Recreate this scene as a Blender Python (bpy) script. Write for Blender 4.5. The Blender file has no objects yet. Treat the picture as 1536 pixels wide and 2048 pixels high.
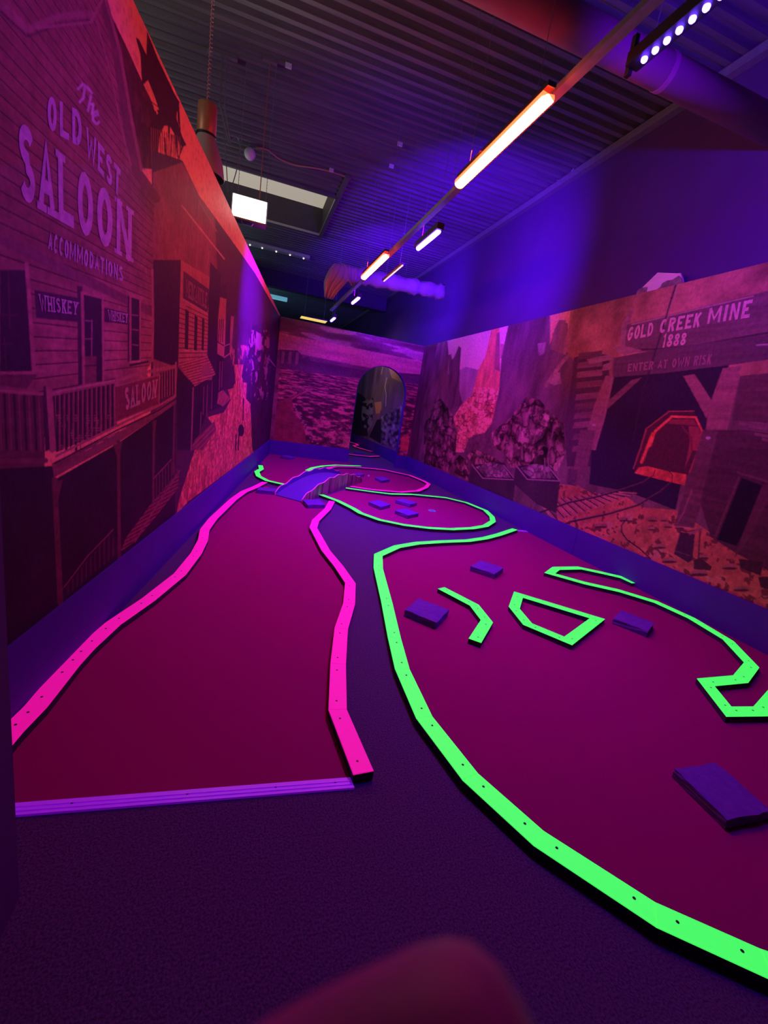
import bpy, bmesh, math, random
import numpy as np
from mathutils import Vector, Matrix

C = bpy.context.scene.collection
S = bpy.context.scene
PI = math.pi

# ------------------------------------------------------------------ camera, world, lights, exposure
EYE = np.array([0.0, 0.0, 1.4])
FPX = 881.6                                   # focal length in pixels of the 1536 x 2048 frame
ROT = np.array([[0.94774487, -0.28268166, 0.14788757],
                [-0.0736211, 0.25725367, 0.96353541],
                [0.31041841, 0.92407339, -0.22299951]])   # rows: right, up, forward
cam_data = bpy.data.cameras.new('camera')
cam = bpy.data.objects.new('camera', cam_data); C.objects.link(cam)
mw = Matrix.Identity(4)
for i in range(3):
    mw[i][0] = ROT[0][i]; mw[i][1] = ROT[1][i]; mw[i][2] = -ROT[2][i]; mw[i][3] = EYE[i]
cam.matrix_world = mw
cam_data.sensor_width = 36.0; cam_data.sensor_fit = 'AUTO'
cam_data.lens = FPX / 2048 * 36
cam_data.clip_start = 0.004; cam_data.clip_end = 100
cam_data.dof.use_dof = True                   # a phone lens: one millimetre of aperture, focused on the room
cam_data.dof.focus_distance = 4.5
cam_data.dof.aperture_fstop = cam_data.lens / 1.3
S.camera = cam

S.view_settings.view_transform = 'Standard'
S.view_settings.look = 'None'
S.view_settings.gamma = 1.0
S.view_settings.use_curve_mapping = False
S.view_settings.exposure = 0.0
S.cycles.use_denoising = True
S.cycles.max_bounces = 6
S.cycles.diffuse_bounces = 4
S.cycles.sample_clamp_indirect = 6.0

world = bpy.data.worlds.new('world'); S.world = world; world.use_nodes = True
wb = world.node_tree.nodes['Background']
wb.inputs[0].default_value = (0.35, 0.05, 1.0, 1); wb.inputs[1].default_value = 0.004

ORANGE = (1.0, 0.055, 0.03)
ULTRA = (0.10, 0.0, 1.0)

def area(name, loc, target, size, color, watts, sy=None, spread=180):
    d = bpy.data.lights.new(name, 'AREA'); d.energy = watts; d.color = color
    d.shape = 'RECTANGLE'; d.size = size; d.size_y = sy or size; d.spread = math.radians(spread)
    o = bpy.data.objects.new(name, d); C.objects.link(o); o.location = loc
    v = Vector(target) - Vector(loc)
    o.rotation_euler = v.to_track_quat('-Z', 'Y').to_euler()
    return o

def spot(name, loc, target, color, watts, angle, blend=1.0, r=0.05):
    d = bpy.data.lights.new(name, 'SPOT'); d.energy = watts; d.color = color
    d.spot_size = math.radians(angle); d.spot_blend = blend; d.shadow_soft_size = r
    o = bpy.data.objects.new(name, d); C.objects.link(o); o.location = loc
    v = Vector(target) - Vector(loc)
    o.rotation_euler = v.to_track_quat('-Z', 'Y').to_euler()
    return o

# the orange battens and the ultraviolet bars hanging along the room
BAR_X, BAR_Z = 1.59, 3.40
BARS = [(2.84, 4.06), (6.27, 7.50)]
UV_X, UV_Z = 1.85, 3.40
UVS = [(1.80, 2.44), (5.10, 5.76), (8.92, 9.50), (11.48, 12.0)]
W_BAR, W_UV = 14.0, 160.0
for a, b in BARS:
    area('orange_batten_light', (BAR_X, (a + b) / 2, BAR_Z - 0.055), (BAR_X, (a + b) / 2 + 1.6, 0), 0.08, ORANGE, W_BAR, sy=b - a, spread=150)
for (a, b), k in zip(UVS, (0.24, 1.2, 0.5, 0.35)):
    area('ultraviolet_bar_light', (UV_X, (a + b) / 2, UV_Z - 0.055), (UV_X, (a + b) / 2 + 0.6, 0), 0.06, ULTRA, W_UV * k, sy=b - a, spread=125)
# unseen spots added at the ultraviolet bars to throw blue on walls and ceiling
ADDED_SPOTS = [((UV_X, 2.1, 3.32), (-0.72, 2.2, 2.2), 260, 46), ((UV_X, 5.4, 3.32), (-0.15, 6.9, 2.35), 2600, 52),
         ((UV_X, 2.1, 3.32), (4.0, 3.4, 2.1), 170, 74), ((UV_X, 2.1, 3.48), (4.1, 2.9, 4.2), 420, 130),
         ((UV_X, 5.4, 3.32), (4.0, 6.2, 2.3), 170, 50), ((UV_X, 9.2, 3.32), (1.6, 10.7, 2.3), 45, 52),
         ((UV_X, 5.5, 3.48), (4.1, 8.2, 3.7), 1800, 112), ((UV_X, 9.2, 3.48), (4.1, 11.5, 4.2), 1000, 120),
         ((UV_X, 5.5, 3.48), (1.2, 7.5, 5.0), 60, 130)]
for l, t, w, a in ADDED_SPOTS:
    spot('added_uv_spot', l, t, ULTRA, w, a)
# unseen area lights standing in for lamps in the hall and next room
area('hall_light', (-2.2, 9.0, 3.4), (-0.6, 9.8, 5.0), 1.2, (0.85, 1.0, 0.9), 14)
area('added_near_fill', (-2.6, 3.6, 3.5), (-0.6, 5.2, 4.2), 0.8, (1.0, 0.92, 0.85), 12)  # fill added to brighten the pendant lamp and the left of the ceiling
area('hall_light_far', (-1.0, 17.5, 3.2), (0.2, 17.5, 5.0), 1.5, (0.35, 0.85, 1.0), 16)
area('next_room_light', (2.6, 14.0, 3.3), (3.9, 13.5, 1.2), 0.6, (1.0, 0.75, 0.7), 9)

# ------------------------------------------------------------------ surveying helpers: photo point -> place in the room
def ray(p):
    return ROT.T @ np.array([(p[0] - 768) / FPX, -(p[1] - 1024) / FPX, 1.0])
def at_z(p, z):
    d = ray(p); return EYE + (z - EYE[2]) / d[2] * d
def at_y(p, y):
    d = ray(p); return EYE + y / d[1] * d
def at_x(p, x):
    d = ray(p); return EYE + x / d[0] * d
def seen(P):
    d = (np.asarray(P) - EYE) @ ROT.T
    return 768 + FPX * d[..., 0] / d[..., 2], 1024 - FPX * d[..., 1] / d[..., 2]

XR, YB, XL, TA = 4.005, 10.75, 0.537, math.tan(0.14782)   # right wall, back wall, left wall at the back, its slant
HW, HB = 3.055, 0.334                                     # height of the partitions and of the baseboards
def xleft(y): return XL + TA * (y - YB)
def at_left(p):
    d = ray(p); t = (XL - TA * YB) / (d[0] - TA * d[1]); return EYE + t * d

# ------------------------------------------------------------------ materials
def new_mat(name):
    m = bpy.data.materials.new(name); m.use_nodes = True
    return m, m.node_tree, m.node_tree.nodes['Principled BSDF']
def mat(name, col, rough=0.6, metal=0.0, emit=None, strength=0.0, noise=0.0, scale=20.0, bump=0.0, spec=0.4, stretch=None, sheen=0.0):
    m, nt, b = new_mat(name)
    b.inputs['Base Color'].default_value = (*col, 1); b.inputs['Roughness'].default_value = rough
    b.inputs['Metallic'].default_value = metal; b.inputs['Specular IOR Level'].default_value = spec
    if sheen: b.inputs['Sheen Weight'].default_value = sheen
    if emit: b.inputs['Emission Color'].default_value = (*emit, 1); b.inputs['Emission Strength'].default_value = strength
    if noise or bump:
        tc = nt.nodes.new('ShaderNodeTexCoord'); n = nt.nodes.new('ShaderNodeTexNoise')
        n.inputs['Scale'].default_value = scale; n.inputs['Detail'].default_value = 6
        src = tc.outputs['Object']
        if stretch:
            mp = nt.nodes.new('ShaderNodeMapping'); mp.inputs['Scale'].default_value = stretch
            nt.links.new(src, mp.inputs[0]); src = mp.outputs[0]
        nt.links.new(src, n.inputs['Vector'])
        if noise:
            r = nt.nodes.new('ShaderNodeValToRGB')
            r.color_ramp.elements[0].position = 0.3; r.color_ramp.elements[1].position = 0.7
            r.color_ramp.elements[0].color = (*[c * (1 - noise) for c in col], 1)
            r.color_ramp.elements[1].color = (*[min(1, c * (1 + noise)) for c in col], 1)
            nt.links.new(n.outputs['Fac'], r.inputs[0]); nt.links.new(r.outputs[0], b.inputs['Base Color'])
        if bump:
            bp = nt.nodes.new('ShaderNodeBump'); bp.inputs['Strength'].default_value = bump; bp.inputs['Distance'].default_value = 0.01
            nt.links.new(n.outputs['Fac'], bp.inputs['Height']); nt.links.new(bp.outputs[0], b.inputs['Normal'])
    return m

M = {}
M['carpet'] = mat('dark_carpet', (0.10, 0.06, 0.13), 0.95, noise=0.55, scale=150, bump=0.5, spec=0.1, sheen=0.1)
M['felt'] = mat('red_felt', (0.36, 0.008, 0.125), 0.95, noise=0.06, scale=300, bump=0.1, spec=0.08)
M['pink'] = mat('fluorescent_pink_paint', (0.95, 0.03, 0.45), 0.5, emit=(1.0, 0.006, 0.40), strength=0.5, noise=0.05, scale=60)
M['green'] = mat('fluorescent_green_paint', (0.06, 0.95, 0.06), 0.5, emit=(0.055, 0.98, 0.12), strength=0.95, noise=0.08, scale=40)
M['timber_dark'] = mat('dark_timber', (0.035, 0.03, 0.05), 0.7, noise=0.2, scale=30)  # near-black colour for the board sides
M['screw'] = mat('dark_screw', (0.05, 0.05, 0.05), 0.4, metal=0.6, noise=0.1)
M['block'] = mat('grey_block', (0.17, 0.06, 0.36), 0.85, noise=0.12, scale=25, bump=0.5, spec=0.2)
M['strip'] = mat('pale_metal_strip', (0.75, 0.3, 0.95), 0.35, metal=0.0, emit=(0.22, 0.0, 0.75), strength=0.3, noise=0.06, scale=8, stretch=(1, 40, 1))  # violet ultraviolet glow put into the colour and added as emission
M['baseboard'] = mat('violet_baseboard', (0.085, 0.02, 0.30), 0.75, noise=0.06, scale=3, spec=0.15)
M['black_wall'] = mat('black_wall', (0.10, 0.04, 0.14), 0.8, noise=0.05, scale=2, spec=0.1)
M['partition'] = mat('partition_core', (0.12, 0.09, 0.13), 0.8, noise=0.05, scale=4)
M['deck'] = mat('dark_metal_deck', (0.17, 0.16, 0.17), 0.5, metal=0.2, noise=0.25, scale=3, stretch=(0.4, 6, 6))
M['steel'] = mat('grey_steel', (0.32, 0.30, 0.32), 0.4, metal=0.5, noise=0.1)
M['housing'] = mat('black_housing', (0.02, 0.02, 0.025), 0.5, noise=0.1)
M['orange_glow'] = mat('orange_tube', (1, 0.5, 0.2), 0.4, emit=(1.0, 0.085, 0.026), strength=125, noise=0.02)
M['uv_glow'] = mat('ultraviolet_tube', (0.6, 0.4, 1), 0.4, emit=(0.14, 0.045, 1.0), strength=26, noise=0.02)
M['white_glow'] = mat('white_diffuser', (1, 1, 1), 0.4, emit=(1.0, 0.97, 0.86), strength=4, noise=0.02)
M['thin_glow'] = mat('thin_tube', (1, 0.9, 0.9), 0.4, emit=(1.0, 0.62, 0.72), strength=1.2, noise=0.02)
M['yellow_glow'] = mat('yellow_panel', (1, 0.9, 0.3), 0.4, emit=(1.0, 0.72, 0.16), strength=0.9, noise=0.02)
M['sky_pane'] = mat('skylight_pane', (0.7, 0.68, 0.55), 0.6, emit=(0.62, 0.56, 0.42), strength=0.55, noise=0.03)
M['orange_fringe'] = mat('orange_bloom_fringe', (1, 0.4, 0.1), 0.4, emit=(1.0, 0.028, 0.008), strength=14, noise=0.02)  # glowing strips added to imitate the orange bloom round the tubes
M['well'] = mat('skylight_well', (0.05, 0.035, 0.055), 0.7, noise=0.1)
M['copper'] = mat('copper_paint', (0.50, 0.20, 0.11), 0.45, metal=0.3, noise=0.1, scale=12)
M['grey_glass'] = mat('smoky_glass', (0.42, 0.34, 0.32), 0.25, noise=0.08, scale=6)
M['cord'] = mat('coral_cord', (0.6, 0.28, 0.26), 0.5, noise=0.05)
M['fabric'] = mat('white_fabric', (0.34, 0.28, 0.36), 0.85, noise=0.08, scale=9, bump=0.3)
M['duct'] = mat('black_duct', (0.34, 0.15, 0.17), 0.65, noise=0.06, scale=5)
M['plywood'] = mat('pale_plywood', (0.85, 0.62, 0.5), 0.7, noise=0.08, scale=5, stretch=(1, 1, 8))
M['print_dark'] = mat('printed_rock', (0.26, 0.15, 0.13), 0.7, noise=0.5, scale=14)
M['bridge_deck'] = mat('violet_carpet', (0.13, 0.08, 0.36), 0.9, noise=0.08, scale=60, bump=0.2, spec=0.1)
M['pink_edge'] = mat('dull_pink_edge', (0.9, 0.25, 0.5), 0.5, emit=(1.0, 0.05, 0.35), strength=0.16, noise=0.05)
M['skin'] = mat('skin', (0.36, 0.06, 0.40), 0.55, noise=0.05, scale=300, spec=0.3)
M['nail'] = mat('finger_nail', (0.6, 0.3, 0.28), 0.3, noise=0.03)
M['cup'] = mat('blue_cup_rim', (0.35, 0.5, 0.9), 0.4, noise=0.05, emit=(0.12, 0.25, 0.9), strength=0.25)
M['white'] = mat('white_plastic', (0.85, 0.8, 0.85), 0.4, noise=0.03)
M['batten_cool'] = mat('cool_batten', (0.6, 0.9, 1), 0.4, emit=(0.16, 0.55, 0.62), strength=0.5, noise=0.03)
M['batten_pale'] = mat('pale_batten', (0.65, 0.58, 0.6), 0.45, noise=0.08)
M['dot_glow'] = mat('small_bulb', (1, 1, 0.9), 0.4, emit=(1, 0.9, 0.8), strength=1.5, noise=0.02)

def plank_mat(name, cols, scale):
    m, nt, b = new_mat(name)
    tc = nt.nodes.new('ShaderNodeTexCoord'); mp = nt.nodes.new('ShaderNodeMapping'); mp.inputs['Scale'].default_value = scale
    n = nt.nodes.new('ShaderNodeTexNoise'); n.inputs['Scale'].default_value = 1; n.inputs['Detail'].default_value = 5
    r = nt.nodes.new('ShaderNodeValToRGB')
    r.color_ramp.elements[0].position = 0.35; r.color_ramp.elements[0].color = (*cols[0], 1)
    r.color_ramp.elements[1].position = 0.65; r.color_ramp.elements[1].color = (*cols[1], 1)
    nt.links.new(tc.outputs['Object'], mp.inputs[0]); nt.links.new(mp.outputs[0], n.inputs['Vector'])
    nt.links.new(n.outputs['Fac'], r.inputs[0]); nt.links.new(r.outputs[0], b.inputs['Base Color']); b.inputs['Roughness'].default_value = 0.7
    return m
M['bridge_planks'] = plank_mat('weathered_planks', ((0.05, 0.03, 0.03), (0.55, 0.34, 0.30)), (16, 16, 1.5))

def print_mat():
    m, nt, b = new_mat('mural_print')
    at = nt.nodes.new('ShaderNodeAttribute'); at.attribute_name = 'ink'
    tc = nt.nodes.new('ShaderNodeTexCoord'); n = nt.nodes.new('ShaderNodeTexNoise')
    n.inputs['Scale'].default_value = 26; n.inputs['Detail'].default_value = 8; n.inputs['Roughness'].default_value = 0.7
    r = nt.nodes.new('ShaderNodeMapRange'); r.inputs['From Min'].default_value = 0.3; r.inputs['From Max'].default_value = 0.7
    r.inputs['To Min'].default_value = 0.72; r.inputs['To Max'].default_value = 1.28
    mx = nt.nodes.new('ShaderNodeVectorMath'); mx.operation = 'SCALE'
    nt.links.new(tc.outputs['Object'], n.inputs['Vector']); nt.links.new(n.outputs['Fac'], r.inputs['Value'])
    nt.links.new(at.outputs['Color'], mx.inputs[0]); nt.links.new(r.outputs[0], mx.inputs['Scale'])
    nt.links.new(mx.outputs[0], b.inputs['Base Color'])
    b.inputs['Roughness'].default_value = 0.6; b.inputs['Specular IOR Level'].default_value = 0.15
    return m
M['print'] = print_mat()

# ------------------------------------------------------------------ object helpers
def link(name, me, parent=None):
    o = bpy.data.objects.new(name, me); C.objects.link(o)
    if parent is not None: o.parent = parent
    return o
def obj(name, bm, mats, parent=None, smooth=False):
    me = bpy.data.meshes.new(name)
    bmesh.ops.recalc_face_normals(bm, faces=bm.faces)
    if smooth:
        for f in bm.faces: f.smooth = True
    bm.to_mesh(me); bm.free()
    for m in (mats if isinstance(mats, (list, tuple)) else [mats]): me.materials.append(M[m])
    return link(name, me, parent)
def tag(o, label, cat, group=None):
    o['label'] = label; o['category'] = cat
    if group: o['group'] = group
    return o
def thing(name, label, cat, loc=(0, 0, 0), rz=0.0, group=None):
    o = bpy.data.objects.new(name, None); C.objects.link(o)
    o.location = loc; o.rotation_euler = (0, 0, rz); o.empty_display_size = 0.1
    return tag(o, label, cat, group)
def struct(o, label=None):
    o['kind'] = 'structure'
    if label: o['label'] = label
    return o
def BM(): return bmesh.new()
def box(bm, x0, x1, y0, y1, z0, z1, mi=0):
    vs = [bm.verts.new(p) for p in ((x0, y0, z0), (x1, y0, z0), (x1, y1, z0), (x0, y1, z0), (x0, y0, z1), (x1, y0, z1), (x1, y1, z1), (x0, y1, z1))]
    fs = [bm.faces.new([vs[i] for i in q]) for q in ((3, 2, 1, 0), (4, 5, 6, 7), (0, 1, 5, 4), (1, 2, 6, 5), (2, 3, 7, 6), (3, 0, 4, 7))]
    for f in fs: f.material_index = mi
    return fs
def prism(bm, pts, z0, z1, mi_side=0, mi_top=0):
    lo = [bm.verts.new((p[0], p[1], z0)) for p in pts]; hi = [bm.verts.new((p[0], p[1], z1)) for p in pts]
    t = bm.faces.new(hi); t.material_index = mi_top
    b = bm.faces.new(lo[::-1]); b.material_index = mi_side
    n = len(pts)
    for i in range(n):
        f = bm.faces.new((lo[i], lo[(i + 1) % n], hi[(i + 1) % n], hi[i])); f.material_index = mi_side
def tube(bm, pts, r, n=8, cap=True, rs=None):
    pts = [Vector(p) for p in pts]; rings = []
    up = Vector((0, 0, 1))
    prev = None
    for i, p in enumerate(pts):
        d = (pts[min(i + 1, len(pts) - 1)] - pts[max(i - 1, 0)]).normalized()
        if prev is None:
            a = d.cross(up if abs(d.z) < 0.9 else Vector((1, 0, 0))).normalized()
        else:
            a = (prev - d * prev.dot(d)).normalized()
        prev = a; b = d.cross(a)
        rr = rs[i] if rs else r
        rings.append([bm.verts.new(p + a * (rr * math.cos(2 * PI * k / n)) + b * (rr * math.sin(2 * PI * k / n))) for k in range(n)])
    for i in range(len(rings) - 1):
        for k in range(n):
            bm.faces.new((rings[i][k], rings[i][(k + 1) % n], rings[i + 1][(k + 1) % n], rings[i + 1][k]))
    if cap: bm.faces.new(rings[0][::-1]); bm.faces.new(rings[-1])
    return rings
def lathe(bm, prof, c, n=24):
    rings = []
    for r, z in prof:
        rings.append([bm.verts.new((c[0] + r * math.cos(2 * PI * k / n), c[1] + r * math.sin(2 * PI * k / n), c[2] + z)) for k in range(n)])
    for i in range(len(rings) - 1):
        for k in range(n):
            bm.faces.new((rings[i][k], rings[i][(k + 1) % n], rings[i + 1][(k + 1) % n], rings[i + 1][k]))
    return rings
def wmat(o):
    m = Matrix.Translation(o.location) @ Matrix.Rotation(o.rotation_euler.z, 4, 'Z')
    return wmat(o.parent) @ m if o.parent else m
_obj = obj
def obj(name, bm, mats, parent=None, smooth=False):      # parts are modelled in room coordinates, then put in their thing's own space
    if parent is not None: bmesh.ops.transform(bm, matrix=wmat(parent).inverted(), verts=bm.verts)
    return _obj(name, bm, mats, parent, smooth)

# ------------------------------------------------------------------ the room
bm = BM(); box(bm, -7.2, 6.0, -1.2, 26, -0.10, 0.0); struct(obj('floor', bm, 'carpet'), 'dark speckled carpet floor')

# fluted metal deck ceiling with a skylight opening
SKY = (-2.0, 1.25, 9.1, 11.15)
bm = BM()
def deck(bm, x0, x1, y0, y1):
    pitch, dp = 0.16, 0.05
    prof = []; y = y0
    while y < y1 - 1e-6:
        for dy, z in ((0, 0), (0.06, 0), (0.08, dp), (0.14, dp)):
            if y + dy < y1: prof.append((y + dy, 5.0 + z))
        y += pitch
    prof.append((y1, 5.0))
    a = [bm.verts.new((x0, p[0], p[1])) for p in prof]; b = [bm.verts.new((x1, p[0], p[1])) for p in prof]
    for i in range(len(prof) - 1): bm.faces.new((a[i], a[i + 1], b[i + 1], b[i]))
deck(bm, -7.0, 4.4, -1.0, SKY[2]); deck(bm, -7.0, SKY[0], SKY[2], SKY[3]); deck(bm, SKY[1], 4.4, SKY[2], SKY[3]); deck(bm, -7.0, 4.4, SKY[3], 25.8)
struct(obj('ceiling', bm, 'deck'), 'dark fluted metal deck ceiling')
bm = BM(); box(bm, 4.12, 4.3, -1.0, 25.9, 0, 5.2); struct(obj('wall_right_building', bm, 'black_wall'), 'tall black building wall behind the mine mural')
bm = BM(); box(bm, -7.1, 4.3, 25.7, 25.9, 0, 5.2); struct(obj('wall_far', bm, 'black_wall'), 'dark far end wall of the building')
bm = BM(); box(bm, -7.2, -7.0, -1.0, 25.9, 0, 5.2); struct(obj('wall_far_left', bm, 'black_wall'), 'dark outer wall beyond the saloon partition')
bm = BM(); box(bm, -7.2, 4.3, -1.2, -1.0, 0, 5.2); struct(obj('wall_behind', bm, 'black_wall'), 'dark wall behind the photographer')

# partitions
bm = BM(); prism(bm, [(xleft(1.1) , 1.1), (xleft(10.75), 10.75), (xleft(10.75) - 0.1, 10.87), (xleft(1.1) - 0.1, 1.1)], 0, HW)
struct(obj('wall_left', bm, 'partition'), 'long left partition')
bm = BM(); box(bm, XR + 0.001, XR + 0.1, 0.2, 18.3, 0, HW); struct(obj('wall_right', bm, 'partition'), 'long right partition')
bm = BM(); box(bm, -1.3, -0.482, 1.0, 1.1, 0, HW); struct(obj('wall_front', bm, 'black_wall'), 'dark return of the left partition at the entrance')
bm = BM(); box(bm, 0.5, XR, 18.2, 18.3, 0, HW); struct(obj('wall_next_room', bm, 'partition'), 'end wall of the next room')
# back partition with an arched opening
AX0, AX1, ASP = 2.46, 3.72, 1.77
ar = (AX1 - AX0) / 2; acx = (AX0 + AX1) / 2
arch = [(AX1, 0.0)] + [(acx + ar * math.cos(PI * k / 28), ASP + ar * 1.03 * math.sin(PI * k / 28)) for k in range(29)] + [(AX0, 0.0)]
outline = [(xleft(YB) , 0.0), (xleft(YB), HW), (XR, HW), (XR, 0.0)] + arch
bm = BM()
f0 = [bm.verts.new((p[0], YB, p[1])) for p in outline]; f1 = [bm.verts.new((p[0], YB + 0.12, p[1])) for p in outline]
bm.faces.new(f0); bm.faces.new(f1[::-1])
for i in range(len(outline)):
    j = (i + 1) % len(outline); bm.faces.new((f0[i], f0[j], f1[j], f1[i]))
struct(obj('wall_back', bm, 'baseboard'), 'back partition with an arched opening')

# baseboards
bm = BM(); prism(bm, [(xleft(1.1), 1.1), (xleft(1.1) + 0.02, 1.1), (xleft(YB) + 0.02, YB), (xleft(YB), YB)], 0, HB)
struct(obj('baseboard_left', bm, 'baseboard'), 'wide violet baseboard below the saloon mural')
for n, (y0, y1) in enumerate(((0.2, 4.30), (4.306, 10.74), (10.88, 18.2))):
    bm = BM(); box(bm, XR - 0.02, XR, y0, y1, 0, HB); struct(obj('baseboard_right', bm, 'baseboard'), 'wide violet baseboard below the mine mural')
bm = BM(); box(bm, xleft(YB) + 0.021, AX0, YB - 0.02, YB, 0, HB); struct(obj('baseboard_back', bm, 'baseboard'), 'wide violet baseboard below the desert mural')
bm = BM(); box(bm, AX1 , XR - 0.021, YB - 0.02, YB, 0, HB + 0.0); struct(obj('baseboard_back_stub', bm, 'baseboard'), 'short violet baseboard right of the arch')

# ------------------------------------------------------------------ printed murals
def lattice(ix, iy, seed):
    h = (ix.astype(np.int64) * 374761393 + iy.astype(np.int64) * 668265263 + seed * 974634777) & 0x7fffffff
    h = ((h ^ (h >> 13)) * 1274126177) & 0x7fffffff
    return ((h ^ (h >> 16)) & 0xffff) / 65535.0
def vnoise(x, y, seed=0):
    ix, iy = np.floor(x), np.floor(y); fx, fy = x - ix, y - iy
    fx = fx * fx * (3 - 2 * fx); fy = fy * fy * (3 - 2 * fy)
    a, b = lattice(ix, iy, seed), lattice(ix + 1, iy, seed); c, d = lattice(ix, iy + 1, seed), lattice(ix + 1, iy + 1, seed)
    return (a * (1 - fx) + b * fx) * (1 - fy) + (c * (1 - fx) + d * fx) * fy
def fbm(x, y, seed=0, o=4):
    t = 0; a = 0.5
    for k in range(o):
        t = t + a * vnoise(x * 2 ** k + 7.3 * k, y * 2 ** k + 3.1 * k, seed + k); a *= 0.5
    return t / (1 - 0.5 ** o)
def cells(x, y, seed=0):
    """distance to nearest and second nearest scattered point, and a value per cell"""
    ix, iy = np.floor(x), np.floor(y); d1 = np.full(x.shape, 9.0); d2 = np.full(x.shape, 9.0); val = np.zeros(x.shape)
    for dx in (-1, 0, 1):
        for dy in (-1, 0, 1):
            jx, jy = ix + dx, iy + dy
            d = np.hypot(jx + lattice(jx, jy, seed) - x, jy + lattice(jx, jy, seed + 9) - y)
            near = d < d1
            d2 = np.where(near, d1, np.minimum(d2, d)); val = np.where(near, lattice(jx, jy, seed + 5), val); d1 = np.where(near, d, d1)
    return d1, d2, val

class Painter:
    def __init__(s, px, py, u, v):
        s.x, s.y, s.u, s.v = px, py, u, v
        s.col = np.zeros((len(px), 3)); s.extra = []
    def inside(s, pts):
        m = np.zeros(len(s.x), bool); n = len(pts)
        for i in range(n):
            (x0, y0), (x1, y1) = pts[i], pts[(i + 1) % n]
            if y0 == y1: continue
            m ^= ((s.y >= y0) != (s.y >= y1)) & (s.x < (x1 - x0) * (s.y - y0) / (y1 - y0) + x0)
        return m
    def put(s, m, c, t=None):
        c = np.asarray(c, float)
        if t is not None: c = c * t[m][:, None]
        s.col[m] = c
    def poly(s, pts, c, t=None):
        m = s.inside(pts); s.put(m, c, t); return m
    def line(s, pts, w, c, t=None, w1=None, mul=False, within=None):
        m = np.zeros(len(s.x), bool); n = len(pts) - 1
        for i in range(n):
            (x0, y0), (x1, y1) = pts[i], pts[i + 1]
            bb = (s.x > min(x0, x1) - 9) & (s.x < max(x0, x1) + 9) & (s.y > min(y0, y1) - 9) & (s.y < max(y0, y1) + 9)
            q = np.where(bb)[0]
            if not len(q): continue
            dx, dy = x1 - x0, y1 - y0; L = dx * dx + dy * dy + 1e-9
            k = np.clip(((s.x[q] - x0) * dx + (s.y[q] - y0) * dy) / L, 0, 1)
            d = np.hypot(s.x[q] - x0 - k * dx, s.y[q] - y0 - k * dy)
            ww = w if w1 is None else w + (w1 - w) * (i + k) / n
            m[q[d < ww / 2]] = True
        if within is not None: m &= within
        if mul: s.col[m] *= np.asarray(c)
        else: s.put(m, c, t)
        return m
    def blob(s, c0, rx, ry, c, t=None):
        m = ((s.x - c0[0]) / rx) ** 2 + ((s.y - c0[1]) / ry) ** 2 < 1; s.put(m, c, t); return m
    def word(s, text, quad, c, th=0.17, slab=True, gap=0.22, lean=0.0):
        """lettering: quad = top-left, top-right, bottom-right, bottom-left in the photograph"""
        w = 0; runs = []
        for ch in text:
            adv = {' ': 0.35, 'I': 0.22, 'M': 0.86, 'W': 0.92, '1': 0.3}.get(ch, 0.6)
            runs.append((ch, w, adv)); w += adv + gap
        w -= gap
        q = [np.array(p, float) for p in quad]
        def mp(x, y):
            x = (x + lean * (y - 0.5)) / w
            return (q[3] * (1 - x) + q[2] * x) * (1 - y) + (q[0] * (1 - x) + q[1] * x) * y
        for ch, x0, adv in runs:
            for stroke in glyph(ch, adv, th, slab):
                for quad4 in stroke:
                    s.extra.append(([mp(x0 + a, b) for a, b in quad4], c))

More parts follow.
